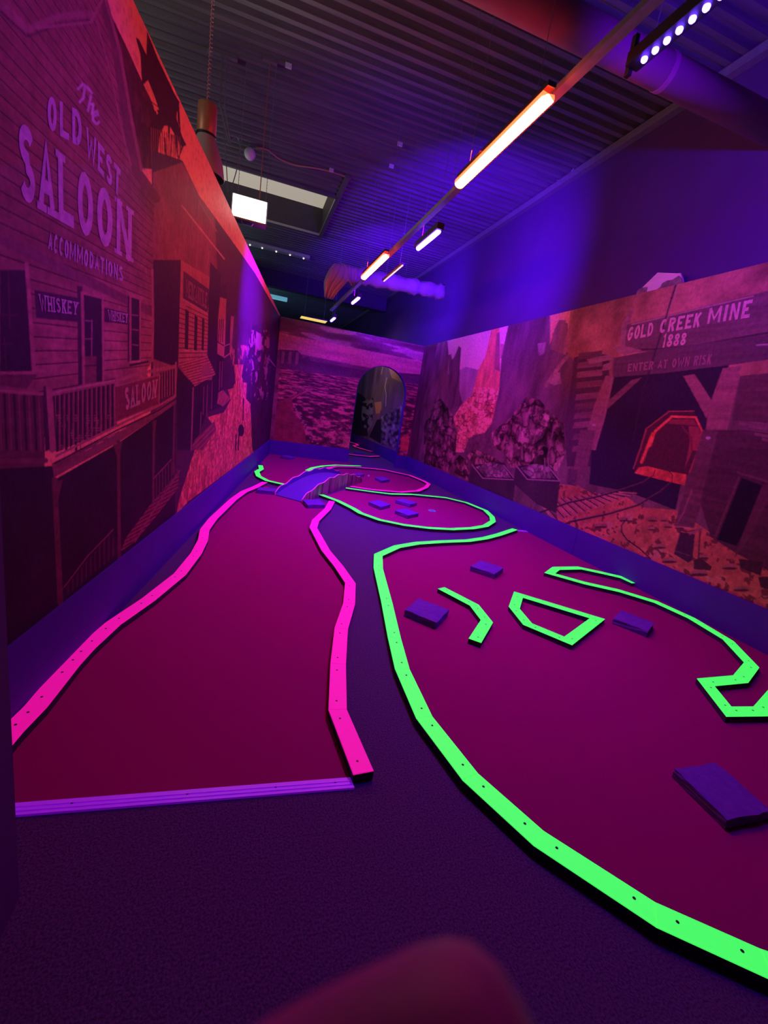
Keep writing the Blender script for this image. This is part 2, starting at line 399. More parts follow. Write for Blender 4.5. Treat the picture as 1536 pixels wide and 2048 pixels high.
def arc(cx, cy, rx, ry, a0, a1, n=9):
    return [(cx + rx * math.cos(math.radians(a0 + (a1 - a0) * k / n)), cy + ry * math.sin(math.radians(a0 + (a1 - a0) * k / n))) for k in range(n + 1)]
def glyph(ch, w, th, slab):
    """strokes of one letter in a box w wide and 1 high, as strips of quads"""
    if ch in 'NMW': th = th * (0.9 if ch == 'W' else 0.78)
    h = th / 2; l, r, m = h, w - h, w / 2; P = []
    if ch == 'A': P = [[(l * 0.8, h), (m, 1 - h), (r + h * .2, h)], [(w * .25, .36), (w * .75, .36)]]
    elif ch == 'C': P = [arc(m, .5, m - h, .5 - h, 45, 315, 12)]
    elif ch == 'D': P = [[(l, 0), (l, 1)], [(l, 1 - h), (m * .8, 1 - h)] + arc(m * .8, .5, w - h - m * .8, .5 - h, 80, -80) + [(m * .8, h), (l, h)]]
    elif ch == 'E': P = [[(l, 0), (l, 1)], [(l, 1 - h), (r + h, 1 - h)], [(l, .5), (r * .85, .5)], [(l, h), (r + h, h)]]
    elif ch == 'G': P = [arc(m, .5, m - h, .5 - h, 45, 340, 12) + [(r, .45), (m, .45)]]
    elif ch == 'H': P = [[(l, 0), (l, 1)], [(r, 0), (r, 1)], [(l, .5), (r, .5)]]
    elif ch == 'I': P = [[(m, 0), (m, 1)]]
    elif ch == 'K': P = [[(l, 0), (l, 1)], [(l, .42), (r, 1)], [(w * .38, .6), (r, 0)]]
    elif ch == 'L': P = [[(l, 0), (l, 1)], [(l, h), (r + h, h)]]
    elif ch == 'M': P = [[(l, 0), (l, 1)], [(l, 1), (m, .25), (r, 1)], [(r, 1), (r, 0)]]
    elif ch == 'N': P = [[(l, 0), (l, 1)], [(l, 1), (r, 0)], [(r, 0), (r, 1)]]
    elif ch == 'O': P = [arc(m, .5, m - h, .5 - h, 0, 360, 16)]
    elif ch == 'R': P = [[(l, 0), (l, 1)], [(l, 1 - h), (m, 1 - h)] + arc(m, .74, m - h, .26 - h, 80, -80, 7) + [(m, .48), (l, .48)], [(m, .48), (r, 0)]]
    elif ch == 'S': P = [arc(m, .74, m - h, .26 - h, 25, 270, 10) + arc(m, .27, m - h, .27 - h, 80, -155, 10)]
    elif ch == 'T': P = [[(m, 0), (m, 1)], [(0, 1 - h), (w, 1 - h)]]
    elif ch == 'W': P = [[(l, 1), (w * .27, 0.02), (m, .72), (w * .73, 0.02), (r, 1)]]
    elif ch == 'Y': P = [[(m, 0), (m, .45), (l, 1)], [(m, .45), (r, 1)]]
    elif ch == '1': P = [[(m, 0), (m, 1), (0, .8)]]
    elif ch == '8': P = [arc(m, .75, m * .9 - h, .25 - h, 0, 360, 12), arc(m, .26, m - h, .26 - h, 0, 360, 12)]
    out = []
    for pl in P:
        n = len(pl); L, R = [], []
        closed = math.hypot(pl[0][0] - pl[-1][0], pl[0][1] - pl[-1][1]) < 1e-6
        for i in range(n):
            a = pl[i - 1] if i else (pl[-2] if closed else None); b = pl[i + 1] if i < n - 1 else (pl[1] if closed else None)
            def nrm(p, q):
                d = (q[0] - p[0], q[1] - p[1]); k = math.hypot(*d) or 1; return (-d[1] / k, d[0] / k)
            na = nrm(a, pl[i]) if a else nrm(pl[i], b); nb = nrm(pl[i], b) if b else na
            nx, ny = na[0] + nb[0], na[1] + nb[1]; k = math.hypot(nx, ny) or 1; nx, ny = nx / k, ny / k
            c = max(0.7, nx * na[0] + ny * na[1])
            L.append((pl[i][0] + nx * h / c, pl[i][1] + ny * h / c)); R.append((pl[i][0] - nx * h / c, pl[i][1] - ny * h / c))
        out.append([(L[i], L[i + 1], R[i + 1], R[i]) for i in range(n - 1)])
    if slab:                                                    # slab serifs on the feet and heads of stems
        t = th * 0.55
        for x in {'A': (l, r), 'D': (l,), 'H': (l, r), 'I': (m,), 'K': (l, r), 'L': (l,), 'M': (l, r), 'N': (l, r), 'T': (m,), 'R': (l, r), 'Y': (m,)}.get(ch, ()):
            out.append([[(x - th, 0), (x + th, 0), (x + th, t), (x - th, t)]])
        for x in {'D': (l,), 'H': (l, r), 'I': (m,), 'K': (l, r), 'L': (l,), 'M': (l, r), 'N': (l, r), 'W': (l, r), 'Y': (l, r), 'R': (l,)}.get(ch, ()):
            out.append([[(x - th, 1 - t), (x + th, 1 - t), (x + th, 1), (x - th, 1)]])
    return out

def build_mural(name, place, back, normal, us, vs, paint, label, hole=None):
    """place(u, v) -> room points; back(photo point) -> room point on the same wall; a fine printed sheet plus its lettering"""
    U, V = np.meshgrid(us, vs); u, v = U.ravel(), V.ravel()
    co = place(u, v)
    gu, gv = np.meshgrid(np.gradient(us), np.gradient(vs)); gu, gv = gu.ravel(), gv.ravel()
    col = 0
    for a, b in ((-0.36, -0.12), (0.12, -0.36), (0.36, 0.12), (-0.12, 0.36)):       # four tries per point, averaged, for clean edges
        uu, vv = u + a * gu, v + b * gv
        px, py = seen(place(uu, vv))
        P = Painter(px, py, uu, vv); paint(P); col = col + P.col / 4
    nu, nv = len(us), len(vs)
    i = (np.arange(nv - 1)[:, None] * nu + np.arange(nu - 1)[None]).ravel()
    faces = np.stack([i, i + 1, i + nu + 1, i + nu], 1)
    if hole is not None:
        h = hole(u, v); faces = faces[~(h[faces].any(1))]
    n = np.asarray(normal, float)
    col = np.clip(col, 0.004, 1)
    ex = []; exc = []
    for k, (q, c) in enumerate(P.extra):
        ex += [back(p) + n * (0.0012 + 0.00008 * (k % 16)) for p in q]; exc += [c] * 4
    nb = len(co)
    if ex:
        co = np.vstack([co, np.array(ex)]); col = np.vstack([col, np.array(exc)])
        k = nb + 4 * np.arange(len(ex) // 4)
        faces = np.vstack([faces, np.stack([k, k + 1, k + 2, k + 3], 1)])
    me = bpy.data.meshes.new(name)
    me.vertices.add(len(co)); me.vertices.foreach_set('co', co.ravel())
    me.loops.add(faces.size); me.loops.foreach_set('vertex_index', faces.ravel().astype(np.int32))
    me.polygons.add(len(faces)); me.polygons.foreach_set('loop_start', (np.arange(len(faces)) * 4).astype(np.int32))
    me.update(calc_edges=True)
    at = me.attributes.new('ink', 'FLOAT_COLOR', 'POINT')
    at.data.foreach_set('color', np.hstack([col, np.ones((len(col), 1))]).ravel())
    me.materials.append(M['print'])
    return tag(link(name, me), label, 'mural')

def cA(*p): return [(x / 2.743, y / 2.743) for x, y in p]
def cB(*p): return [(x / 2.743, 540 + y / 2.743) for x, y in p]
def cC(*p): return [(280 + x / 5.12, 520 + y / 5.12) for x, y in p]
def cD(*p): return [(x / 4.8, 540 + y / 4.8) for x, y in p]
def cE(*p): return [(820 + x / 4.267, 640 + y / 4.267) for x, y in p]
def cF(*p): return [(1140 + x / 3.879, 520 + y / 3.879) for x, y in p]
def cG(*p): return [(1140 + x / 3.879, 860 + y / 3.879) for x, y in p]
def cH(*p): return [(480 + x / 3.657, 560 + y / 3.657) for x, y in p]
def cI(*p): return [(680 + x / 9.306, 720 + y / 9.306) for x, y in p]

SKYC = (1.0, 0.36, 0.17); SAND = (0.80, 0.24, 0.10); WOOD = (0.35, 0.12, 0.10); TRIM = (0.44, 0.15, 0.13)
DARK = (0.045, 0.018, 0.04); SHADE = (0.075, 0.025, 0.05); LETTER = (0.52, 0.30, 0.33); HILITE = (0.62, 0.27, 0.22)

def paint_left(P):
    f1 = fbm(P.u * 6, P.v * 6, 1); f2 = fbm(P.u * 30, P.v * 30, 5); grain = 0.75 + 0.5 * fbm(P.u * 5, P.v * 60, 9)
    P.col[:] = np.array(SKYC) * (0.92 + 0.16 * f1)[:, None]
    # ragged dark trees against the sky
    tk = (0.06, 0.013, 0.014)
    P.poly(cA((560, 0), (600, 60), (700, 270), (790, 470), (850, 590), (880, 700), (860, 930), (740, 920), (690, 640), (640, 300)), (0.11, 0.022, 0.022), 0.4 + 1.2 * f2)
    P.poly(cA((745, 205), (762, 215), (803, 300), (806, 170), (870, 330), (960, 520), (985, 560), (965, 640), (1000, 750), (1022, 795), (1000, 810), (960, 740), (930, 690), (900, 690), (850, 810), (800, 720), (868, 620), (845, 580), (822, 500), (812, 440), (780, 470), (770, 300)), tk)
    P.poly(cA((812, 440), (845, 520), (872, 600), (850, 610), (826, 540)), SKYC); P.line(cA((826, 555), (866, 585)), 1.6, tk)
    rng = random.Random(4)
    for k in range(60):
        x, y = rng.uniform(700, 990), rng.uniform(560, 780)
        P.line(cA((x, y), (x + rng.uniform(-12, 16), y + rng.uniform(60, 190))), rng.uniform(1.6, 4.5), tk, w1=1.2)
    P.line(cA((1010, 780), (975, 880), (960, 1040)), 3, tk, w1=1.5); P.line(cA((940, 1010), (915, 1110)), 3, tk, w1=1.5); P.line(cA((925, 1020), (905, 1115)), 2, tk, w1=1.5)
    for k in range(14):
        x = 830 + 12 * k; P.line(cA((x, 700 + 4 * k), (x + rng.uniform(-4, 10), 900 + rng.uniform(0, 160))), 1.8, (0.30, 0.07, 0.05), w1=1.0)
    # pale hazy buildings beyond, then the street
    P.poly([(304, 300)] + cA((1000, 880), (1090, 1070), (1250, 1290), (1400, 1500), (1536, 1740)) + [(568, 660), (550, 1100), (300, 1100)], (0.10, 0.035, 0.06))
    mount = P.poly(cC((960, 560), (1180, 640), (1230, 700), (1180, 900), (1080, 1100), (960, 1100), (900, 900)), (0.11, 0.04, 0.06), 0.5 + f1)
    P.put(mount & (fbm(P.u * 9, P.v * 14, 3) > 0.56) & (P.y > 690), (0.55, 0.17, 0.11))
    # road
    road = cC((965, 1070), (1060, 1070), (1055, 1180), (1050, 1250), (1095, 1260), (1085, 1420), (1130, 1470), (1150, 1946)) + [(508, 904), (377, 1003), (352, 1030), (358, 1000)] + cC((560, 1946), (700, 1820), (760, 1700), (690, 1610), (860, 1560), (930, 1430), (900, 1330), (980, 1260))
    m = P.poly(road, SAND, 0.62 + 0.62 * f1)
    P.put(m & (f2 > 0.60), (0.48, 0.13, 0.07)); P.put(m & (f2 < 0.38), (0.95, 0.32, 0.16))
    P.put(m & (fbm(P.u * 22, P.v * 9, 17) > 0.60), (0.52, 0.14, 0.07), 0.6 + 0.6 * f1)
    # right-hand mass at the corner with lit scraps
    m = P.poly(cC((1060, 1070), (1150, 680), (1260, 640), (1450, 560), (1460, 1946), (1150, 1946), (1130, 1470), (1085, 1420), (1095, 1260), (1040, 1200)), SHADE, 0.4 + 1.1 * f1)
    P.put(m & (fbm(P.u * 4, P.v * 9, 21) > 0.60) & (P.x < 540) & (P.y < 800) & (P.y > 660), (0.36, 0.13, 0.15))
    for q in (((1140, 760), (1160, 740), (1155, 890), (1140, 880)), ((1190, 730), (1240, 760), (1250, 910), (1220, 930), (1185, 860)), ((1180, 1180), (1205, 1150), (1200, 1240)), ((1215, 1310), (1245, 1330), (1260, 1360), (1235, 1400)), ((1260, 1090), (1310, 1110), (1295, 1160)), ((1140, 1010), (1160, 1040), (1170, 1120), (1155, 1130)), ((1230, 860), (1250, 880), (1248, 930))):
        P.poly(cC(*q), (0.42, 0.17, 0.2))
    P.line(cC((1322, 1012), (1385, 1090)), 2.2, (0.5, 0.2, 0.2))
    # posts in the road
    for q, w in ((((1060, 1420), (1055, 1640)), 2.0), (((985, 1790), (980, 1946)), 2.4), (((1015, 1740), (1005, 1946)), 2.4)): P.line(cC(*q), w, DARK)
    P.blob(cC((1035, 1745))[0], 6, 12, DARK)
    # far shop fronts
    P.poly(cC((930, 570), (962, 580), (940, 870), (975, 1000), (960, 1010), (915, 880)), (0.45, 0.14, 0.11), 0.6 + 0.8 * f1)
    P.poly(cC((820, 270), (890, 230), (885, 560), (930, 570), (920, 860), (915, 1050), (970, 1150), (960, 1310), (890, 1330), (820, 1310)), SHADE, 0.6 + 0.8 * f1)
    fac = P.poly(cC((820, 380), (885, 400), (870, 860), (860, 990), (790, 960), (800, 600)), (0.50, 0.15, 0.12), 0.7 + 0.6 * f1)
    for x in (815, 835, 855): P.line(cC((x, 610), (x - 12, 840)), 1.6, DARK)
    P.line(cC((795, 840), (865, 880)), 2, DARK); P.line(cC((790, 965), (860, 1000), (915, 960)), 2.4, (0.5, 0.17, 0.14))
    P.line(cC((865, 880), (918, 860)), 2, (0.5, 0.17, 0.14))
    m = P.poly(cC((690, 1000), (790, 960), (860, 1000), (850, 1500), (690, 1560), (560, 1900), (480, 1946), (500, 1300)), DARK, 0.5 + f1)
    for x0, y0, y1 in ((845, 1040, 1300), (820, 1040, 1330), (740, 1250, 1520), (690, 1280, 1600), (655, 1300, 1580), (625, 1560, 1760)): P.line(cC((x0, y0), (x0 - 8, y1)), 1.7, (0.26, 0.08, 0.09))
    P.poly(cC((800, 1360), (850, 1330), (930, 1420), (850, 1500), (790, 1470)), (0.40, 0.12, 0.09), 0.4 + 1.1 * f2)
    P.poly(cC((560, 1840), (760, 1650), (780, 1740), (640, 1946), (520, 1946)), (0.22, 0.07, 0.06), 0.6 + 0.8 * f1)
    for k in range(5): P.line(cC((540 + 30 * k, 1900 + 20 * k), (740 + 16 * k, 1690 + 34 * k)), 1.8, (0.42, 0.13, 0.10))
    # mercantile
    P.poly([(306, 345)] + cA((1000, 890), (1085, 1065), (1180, 1200)) + [(437, 600), (424, 760), (306, 760)], (0.30, 0.10, 0.10), 0.45 + 0.6 * f1 + 0.5 * fbm(P.u * 16, P.v * 2, 19))
    P.poly(cC((135, 0), (420, 0), (390, 1050), (385, 1100), (130, 1010)), (0.05, 0.016, 0.05))
    P.line(cA((1000, 1130), (1230, 1420)), 3, HILITE); P.line(cA((1090, 1100), (1190, 1270)), 2, (0.4, 0.14, 0.12))
    fac = P.poly(cC((420, 0), (720, 180), (690, 900), (680, 1000), (395, 1050), (400, 700)), (0.46, 0.15, 0.13), 0.75 + 0.5 * f1)
    th = (P.y - 705) / np.maximum(8, 560 - P.x); fr = (th * 20) % 1
    P.put(fac & (fr < 0.2) & (P.y > 612), (0.10, 0.03, 0.05))
    P.poly(cC((445, 110), (720, 310), (690, 540), (440, 390)), (0.11, 0.035, 0.07)); P.line(cC((450, 412), (686, 545)), 2.6, (0.55, 0.2, 0.2))
    P.word('MERCANTILE', cC((468, 195), (682, 335), (676, 500), (462, 372)), (0.30, 0.12, 0.17), 0.2, True, 0.12)
    for x0, x1, y0, y1 in ((465, 500, 500, 910), (560, 590, 560, 920), (638, 660, 590, 920)):
        P.poly(cC((x0, y0), (x1, y0 + 25), (x1 - 8, y1 + 10), (x0 - 8, y1)), DARK); P.line(cC((x0 - 12, y1 + 14), (x1 + 4, y1 + 18)), 2.6, HILITE)
    P.poly(cC((720, 20), (830, 150), (800, 600), (790, 980), (770, 1160), (690, 1000), (700, 500)), (0.05, 0.016, 0.05))
    aw = P.poly(cC((392, 1060), (690, 980), (775, 1170), (560, 1295)), (0.55, 0.17, 0.12), 0.7 + 0.6 * f2)
    k = ((P.y - 720) * 1.0 + (P.x - 360) * 0.28) / 5.6; P.put(aw & ((k % 1) < 0.3), (0.12, 0.035, 0.04))
    P.poly(cC((635, 1075), (710, 1060), (735, 1150), (625, 1205)), (0.38, 0.12, 0.11))
    P.poly(cC((385, 1090), (560, 1300), (545, 1420), (520, 1946), (380, 1946), (372, 1400)), DARK, 0.7 + 0.5 * f1)
    P.line(cC((545, 1310), (525, 1946)), 3, (0.30, 0.10, 0.11))
    # saloon facade
    sal = [(-300, -400), (204, -400), (206, 0)] + cA((640, 280), (690, 640), (745, 930), (860, 1090)) + [(310, 400), (306, 470)] + cB((840, 300), (835, 500), (800, 560)) + [(300, 760), (-300, 900)]
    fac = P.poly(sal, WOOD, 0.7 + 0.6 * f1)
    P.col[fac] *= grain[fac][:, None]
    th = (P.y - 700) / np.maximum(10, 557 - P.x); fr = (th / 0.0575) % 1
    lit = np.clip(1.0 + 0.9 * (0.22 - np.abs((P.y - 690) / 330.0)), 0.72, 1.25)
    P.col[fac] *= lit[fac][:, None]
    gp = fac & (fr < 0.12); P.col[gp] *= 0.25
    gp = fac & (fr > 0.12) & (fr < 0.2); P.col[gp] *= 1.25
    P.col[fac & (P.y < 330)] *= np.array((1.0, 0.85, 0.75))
    # gable trim and cornice
    P.line([(204, -60), (206, 0), (233, 102), (252, 233), (271, 338), (313, 397)], 17, (0.17, 0.05, 0.05), grain); P.line([(212, 0), (240, 102), (262, 233), (283, 338)], 6, (0.33, 0.10, 0.085))
    P.line([(193, 40), (222, 150), (244, 260), (262, 330)], 3, (0.34, 0.11, 0.10))
    P.line(cA((0, 20), (150, 160), (330, 90), (490, 75)), 15, (0.30, 0.10, 0.08), grain); P.line(cA((0, 60), (150, 200), (340, 130), (490, 110)), 4, (0.09, 0.03, 0.035))
    P.line(cA((150, 160), (500, 120), (560, 0)), 6, (0.33, 0.11, 0.09))
    P.poly(cA((0, 1290), (170, 1360), (840, 1690), (840, 1740), (160, 1420), (0, 1340)), (0.20, 0.07, 0.075), grain)
    # tall lettering
    for st in ([(156, 178), (166, 168), (176, 176), (184, 186)], [(170, 172), (167, 196), (160, 204)], [(182, 192), (176, 222)], [(180, 208), (187, 208), (184, 228)], [(188, 232), (196, 230), (194, 222), (187, 226), (186, 240), (193, 248), (198, 244)]):
        P.line(st, 5.0, LETTER)
    L2 = (0.50, 0.27, 0.32)
    P.word('OLD', cA((250, 515), (437, 610), (440, 810), (250, 700)), L2, 0.2, False, 0.2)
    P.word('WEST', cA((465, 690), (655, 930), (650, 1085), (465, 850)), L2, 0.2, False, 0.14)
    P.word('SALOON', cA((90, 650), (718, 1150), (715, 1435), (100, 1085)), L2, 0.19, True, 0.16)
    P.word('ACCOMMODATIONS', cA((258, 1265), (668, 1465), (668, 1545), (254, 1372)), LETTER, 0.2, False, 0.2)
    # left window, door, right window
    P.poly(cD((0, 0), (255, 0), (270, 300), (310, 980), (0, 1020)), DARK)
    for q in (((0, 430), (170, 432)), ((0, 706), (120, 712)), ((80, 0), (95, 560)), ((40, 640), (60, 960))): P.line(cD(*q), 2.6, (0.10, 0.035, 0.05))
    P.line(cD((255, -60), (282, 300), (325, 980)), 8, TRIM, grain); P.line(cD((0, 990), (320, 985)), 6, TRIM)
    P.poly(cD((0, 1010), (360, 1000), (250, 1150), (0, 1140)), (0.17, 0.06, 0.065), grain)
    P.poly(cD((740, 150), (790, 160), (800, 1120), (752, 1120)), SHADE)
    P.poly(cD((805, 225), (985, 280), (990, 1080), (812, 1110)), DARK); P.line(cD((790, 215), (806, 1110)), 6, TRIM, grain); P.line(cD((985, 270), (992, 1070)), 4, TRIM); P.line(cD((785, 218), (985, 268)), 5, TRIM)
    P.poly(cD((815, 830), (925, 825), (925, 1090), (815, 1110)), (0.22, 0.07, 0.07), grain); P.line(cD((815, 920), (925, 915)), 3, SHADE)
    for q in (((818, 486), (885, 490)), ((820, 662), (885, 660)), ((882, 480), (880, 820))): P.line(cD(*q), 2.2, (0.34, 0.13, 0.15))
    P.poly(cD((1215, 200), (1395, 270), (1360, 290), (1250, 260)), TRIM); P.poly(cD((1225, 250), (1255, 250), (1255, 890), (1225, 880)), SHADE)
    P.poly(cD((1262, 260), (1345, 290), (1342, 870), (1262, 870)), DARK); P.line(cD((1252, 240), (1252, 880)), 4, TRIM); P.line(cD((1345, 280), (1345, 880)), 3, TRIM); P.line(cD((1250, 885), (1345, 875)), 4, HILITE)
    for y in (430, 570, 715): P.line(cD((1262, y), (1325, y + 8)), 2.2, (0.34, 0.13, 0.15))
    P.line(cD((1250, 915), (1420, 880)), 4, DARK)
    P.poly(cD((330, 190), (752, 268), (750, 500), (345, 460)), (0.075, 0.025, 0.055)); P.word('WHISKEY', cD((352, 225), (736, 308), (728, 428), (372, 388)), LETTER, 0.18, True, 0.16)
    P.poly(cD((1000, 360), (1222, 410), (1222, 520), (1000, 500)), (0.075, 0.025, 0.055)); P.word('WHISKEY', cD((1022, 378), (1216, 420), (1212, 505), (1030, 482)), LETTER, 0.18, True, 0.14)
    P.line(cD((1462, 0), (1470, 500), (1462, 870)), 4.5, TRIM)
    # balcony
    P.poly([(-200, 775)] + cD((0, 1150), (415, 1200), (430, 1728)) + [(88, 985), (-200, 1000)], (0.15, 0.05, 0.055), grain)
    for k in range(-6, 8):
        x = 40 + 95 * k; P.line(cD((x, 1190), (x + 26, 1728)) , 5, (0.055, 0.02, 0.035))
        P.line(cD((x + 45, 1190), (x + 70, 1728)), 2.6, (0.26, 0.09, 0.085))
    P.line([(-200, 770)] + cD((0, 1158), (200, 1180), (415, 1190)), 6, TRIM); P.line(cD((0, 1120), (250, 1150)), 3, (0.3, 0.1, 0.1))
    P.line([(-200, 945)] + cB((0, 1050), (250, 1045)), 10, (0.2, 0.07, 0.07))
    bal = P.inside(cB((300, 690), (640, 620), (640, 860), (310, 1000)))
    P.put(bal, (0.12, 0.04, 0.05), grain)
    fr2 = (P.x - 112) / 9.2; P.put(bal & ((fr2 % 1) < 0.42), (0.045, 0.015, 0.03)); P.put(bal & ((fr2 % 1) > 0.7), (0.34, 0.11, 0.10))
    P.put(bal & (f2 > 0.6) & (P.y > 830) & ((P.y % 5) < 2.2), (0.40, 0.13, 0.12))
    b2 = P.inside(cC((195, 1160), (360, 1110), (355, 1370), (200, 1430))); P.put(b2, DARK); P.put(b2 & (((P.x - 318) / 5.2 % 1) < 0.42), (0.38, 0.12, 0.11))
    P.line(cD((500, 1195), (800, 1115), (1110, 1065)) + cC((0, 1160), (355, 1090)), 7, TRIM, grain); P.line(cD((500, 1180), (1110, 1058)), 2, HILITE)
    P.poly(cB((285, 1060), (640, 890), (870, 760), (965, 690), (965, 730), (870, 800), (640, 950), (310, 1130), (290, 1150)), (0.27, 0.09, 0.085), grain)
    P.line(cB((300, 1060), (640, 880), (870, 770), (968, 705)), 3, DARK); P.line(cB((310, 1020), (640, 855), (870, 745), (962, 690)), 4.5, TRIM)
    for k in range(9): x = 560 + 40 * k + 0; P.line(cB((x * 0.78, 1010 - (x - 560) * 0.45), (x * 0.78 + 34, 994 - (x - 560) * 0.45)), 2, HILITE) if k % 2 else None
    P.poly(cB((628, 640), (877, 575), (872, 738), (630, 835)), (0.24, 0.055, 0.06), grain); P.line(cB((628, 640), (877, 575), (872, 738), (630, 835), (628, 640)), 2.4, TRIM)
    P.word('SALOON', cB((678, 645), (858, 598), (850, 698), (682, 770)), (0.55, 0.27, 0.24), 0.2, True, 0.16)
    P.poly(cD((430, 1110), (500, 1120), (540, 1728), (500, 1760), (465, 1728)), TRIM, grain); P.poly(cD((415, 1120), (440, 1110), (480, 1728), (440, 1728)), SHADE)
    P.poly(cB((635, 565), (655, 570), (655, 640), (628, 640)), TRIM); P.line(cC((145, 1090), (142, 1170)), 4, TRIM); P.line(cC((368, 1050), (362, 1390)), 3.4, TRIM)
    # the dark porch below
    P.poly([(-300, 980)] + cB((0, 1090), (285, 1075), (300, 1150), (640, 955), (965, 735), (960, 1340), (600, 1640), (350, 1830)) + [(-300, 1600)], DARK, 0.55 + 0.5 * f1)
    for x0, y0, x1, y1, w in ((300, 1150, 332, 1830, 11), (650, 940, 655, 1580, 6.5), (845, 830, 840, 1320, 4.5), (958, 740, 950, 1120, 4)): P.line(cB((x0, y0), (x1, y1)), w, (0.17, 0.055, 0.06), grain)
    for q in (((310, 1160), (345, 1150), (318, 1260)), ((620, 960), (645, 950), (648, 1040)), ((655, 950), (672, 935), (660, 1010)), ((835, 835), (860, 820), (850, 900))): P.poly(cB(*q), (0.17, 0.055, 0.06))
    rl = P.inside(cB((360, 1740), (615, 1430), (640, 1560), (480, 1690), (350, 1800))); P.put(rl & ((P.x % 9) < 3), (0.11, 0.035, 0.045))
    P.line(cB((352, 1740), (480, 1570), (620, 1425)), 2.6, (0.24, 0.08, 0.085)); P.line(cB((842, 1145), (940, 1040)), 2.4, (0.26, 0.08, 0.09))
    st = P.poly(cB((690, 1470), (830, 1280), (985, 1100), (975, 1200), (850, 1360), (740, 1490), (660, 1545)), (0.13, 0.035, 0.045), 0.6 + f2)
    P.put(st & (((P.y + 0.55 * P.x) % 7) < 2.6), (0.36, 0.09, 0.09))
    P.line(cB((740, 1490), (830, 1340), (985, 1100)), 3, (0.30, 0.09, 0.09))
    r2 = P.inside(cB((840, 1150), (940, 1050), (985, 1100), (845, 1310))); P.put(r2 & ((P.x % 6) < 2), (0.17, 0.05, 0.06))

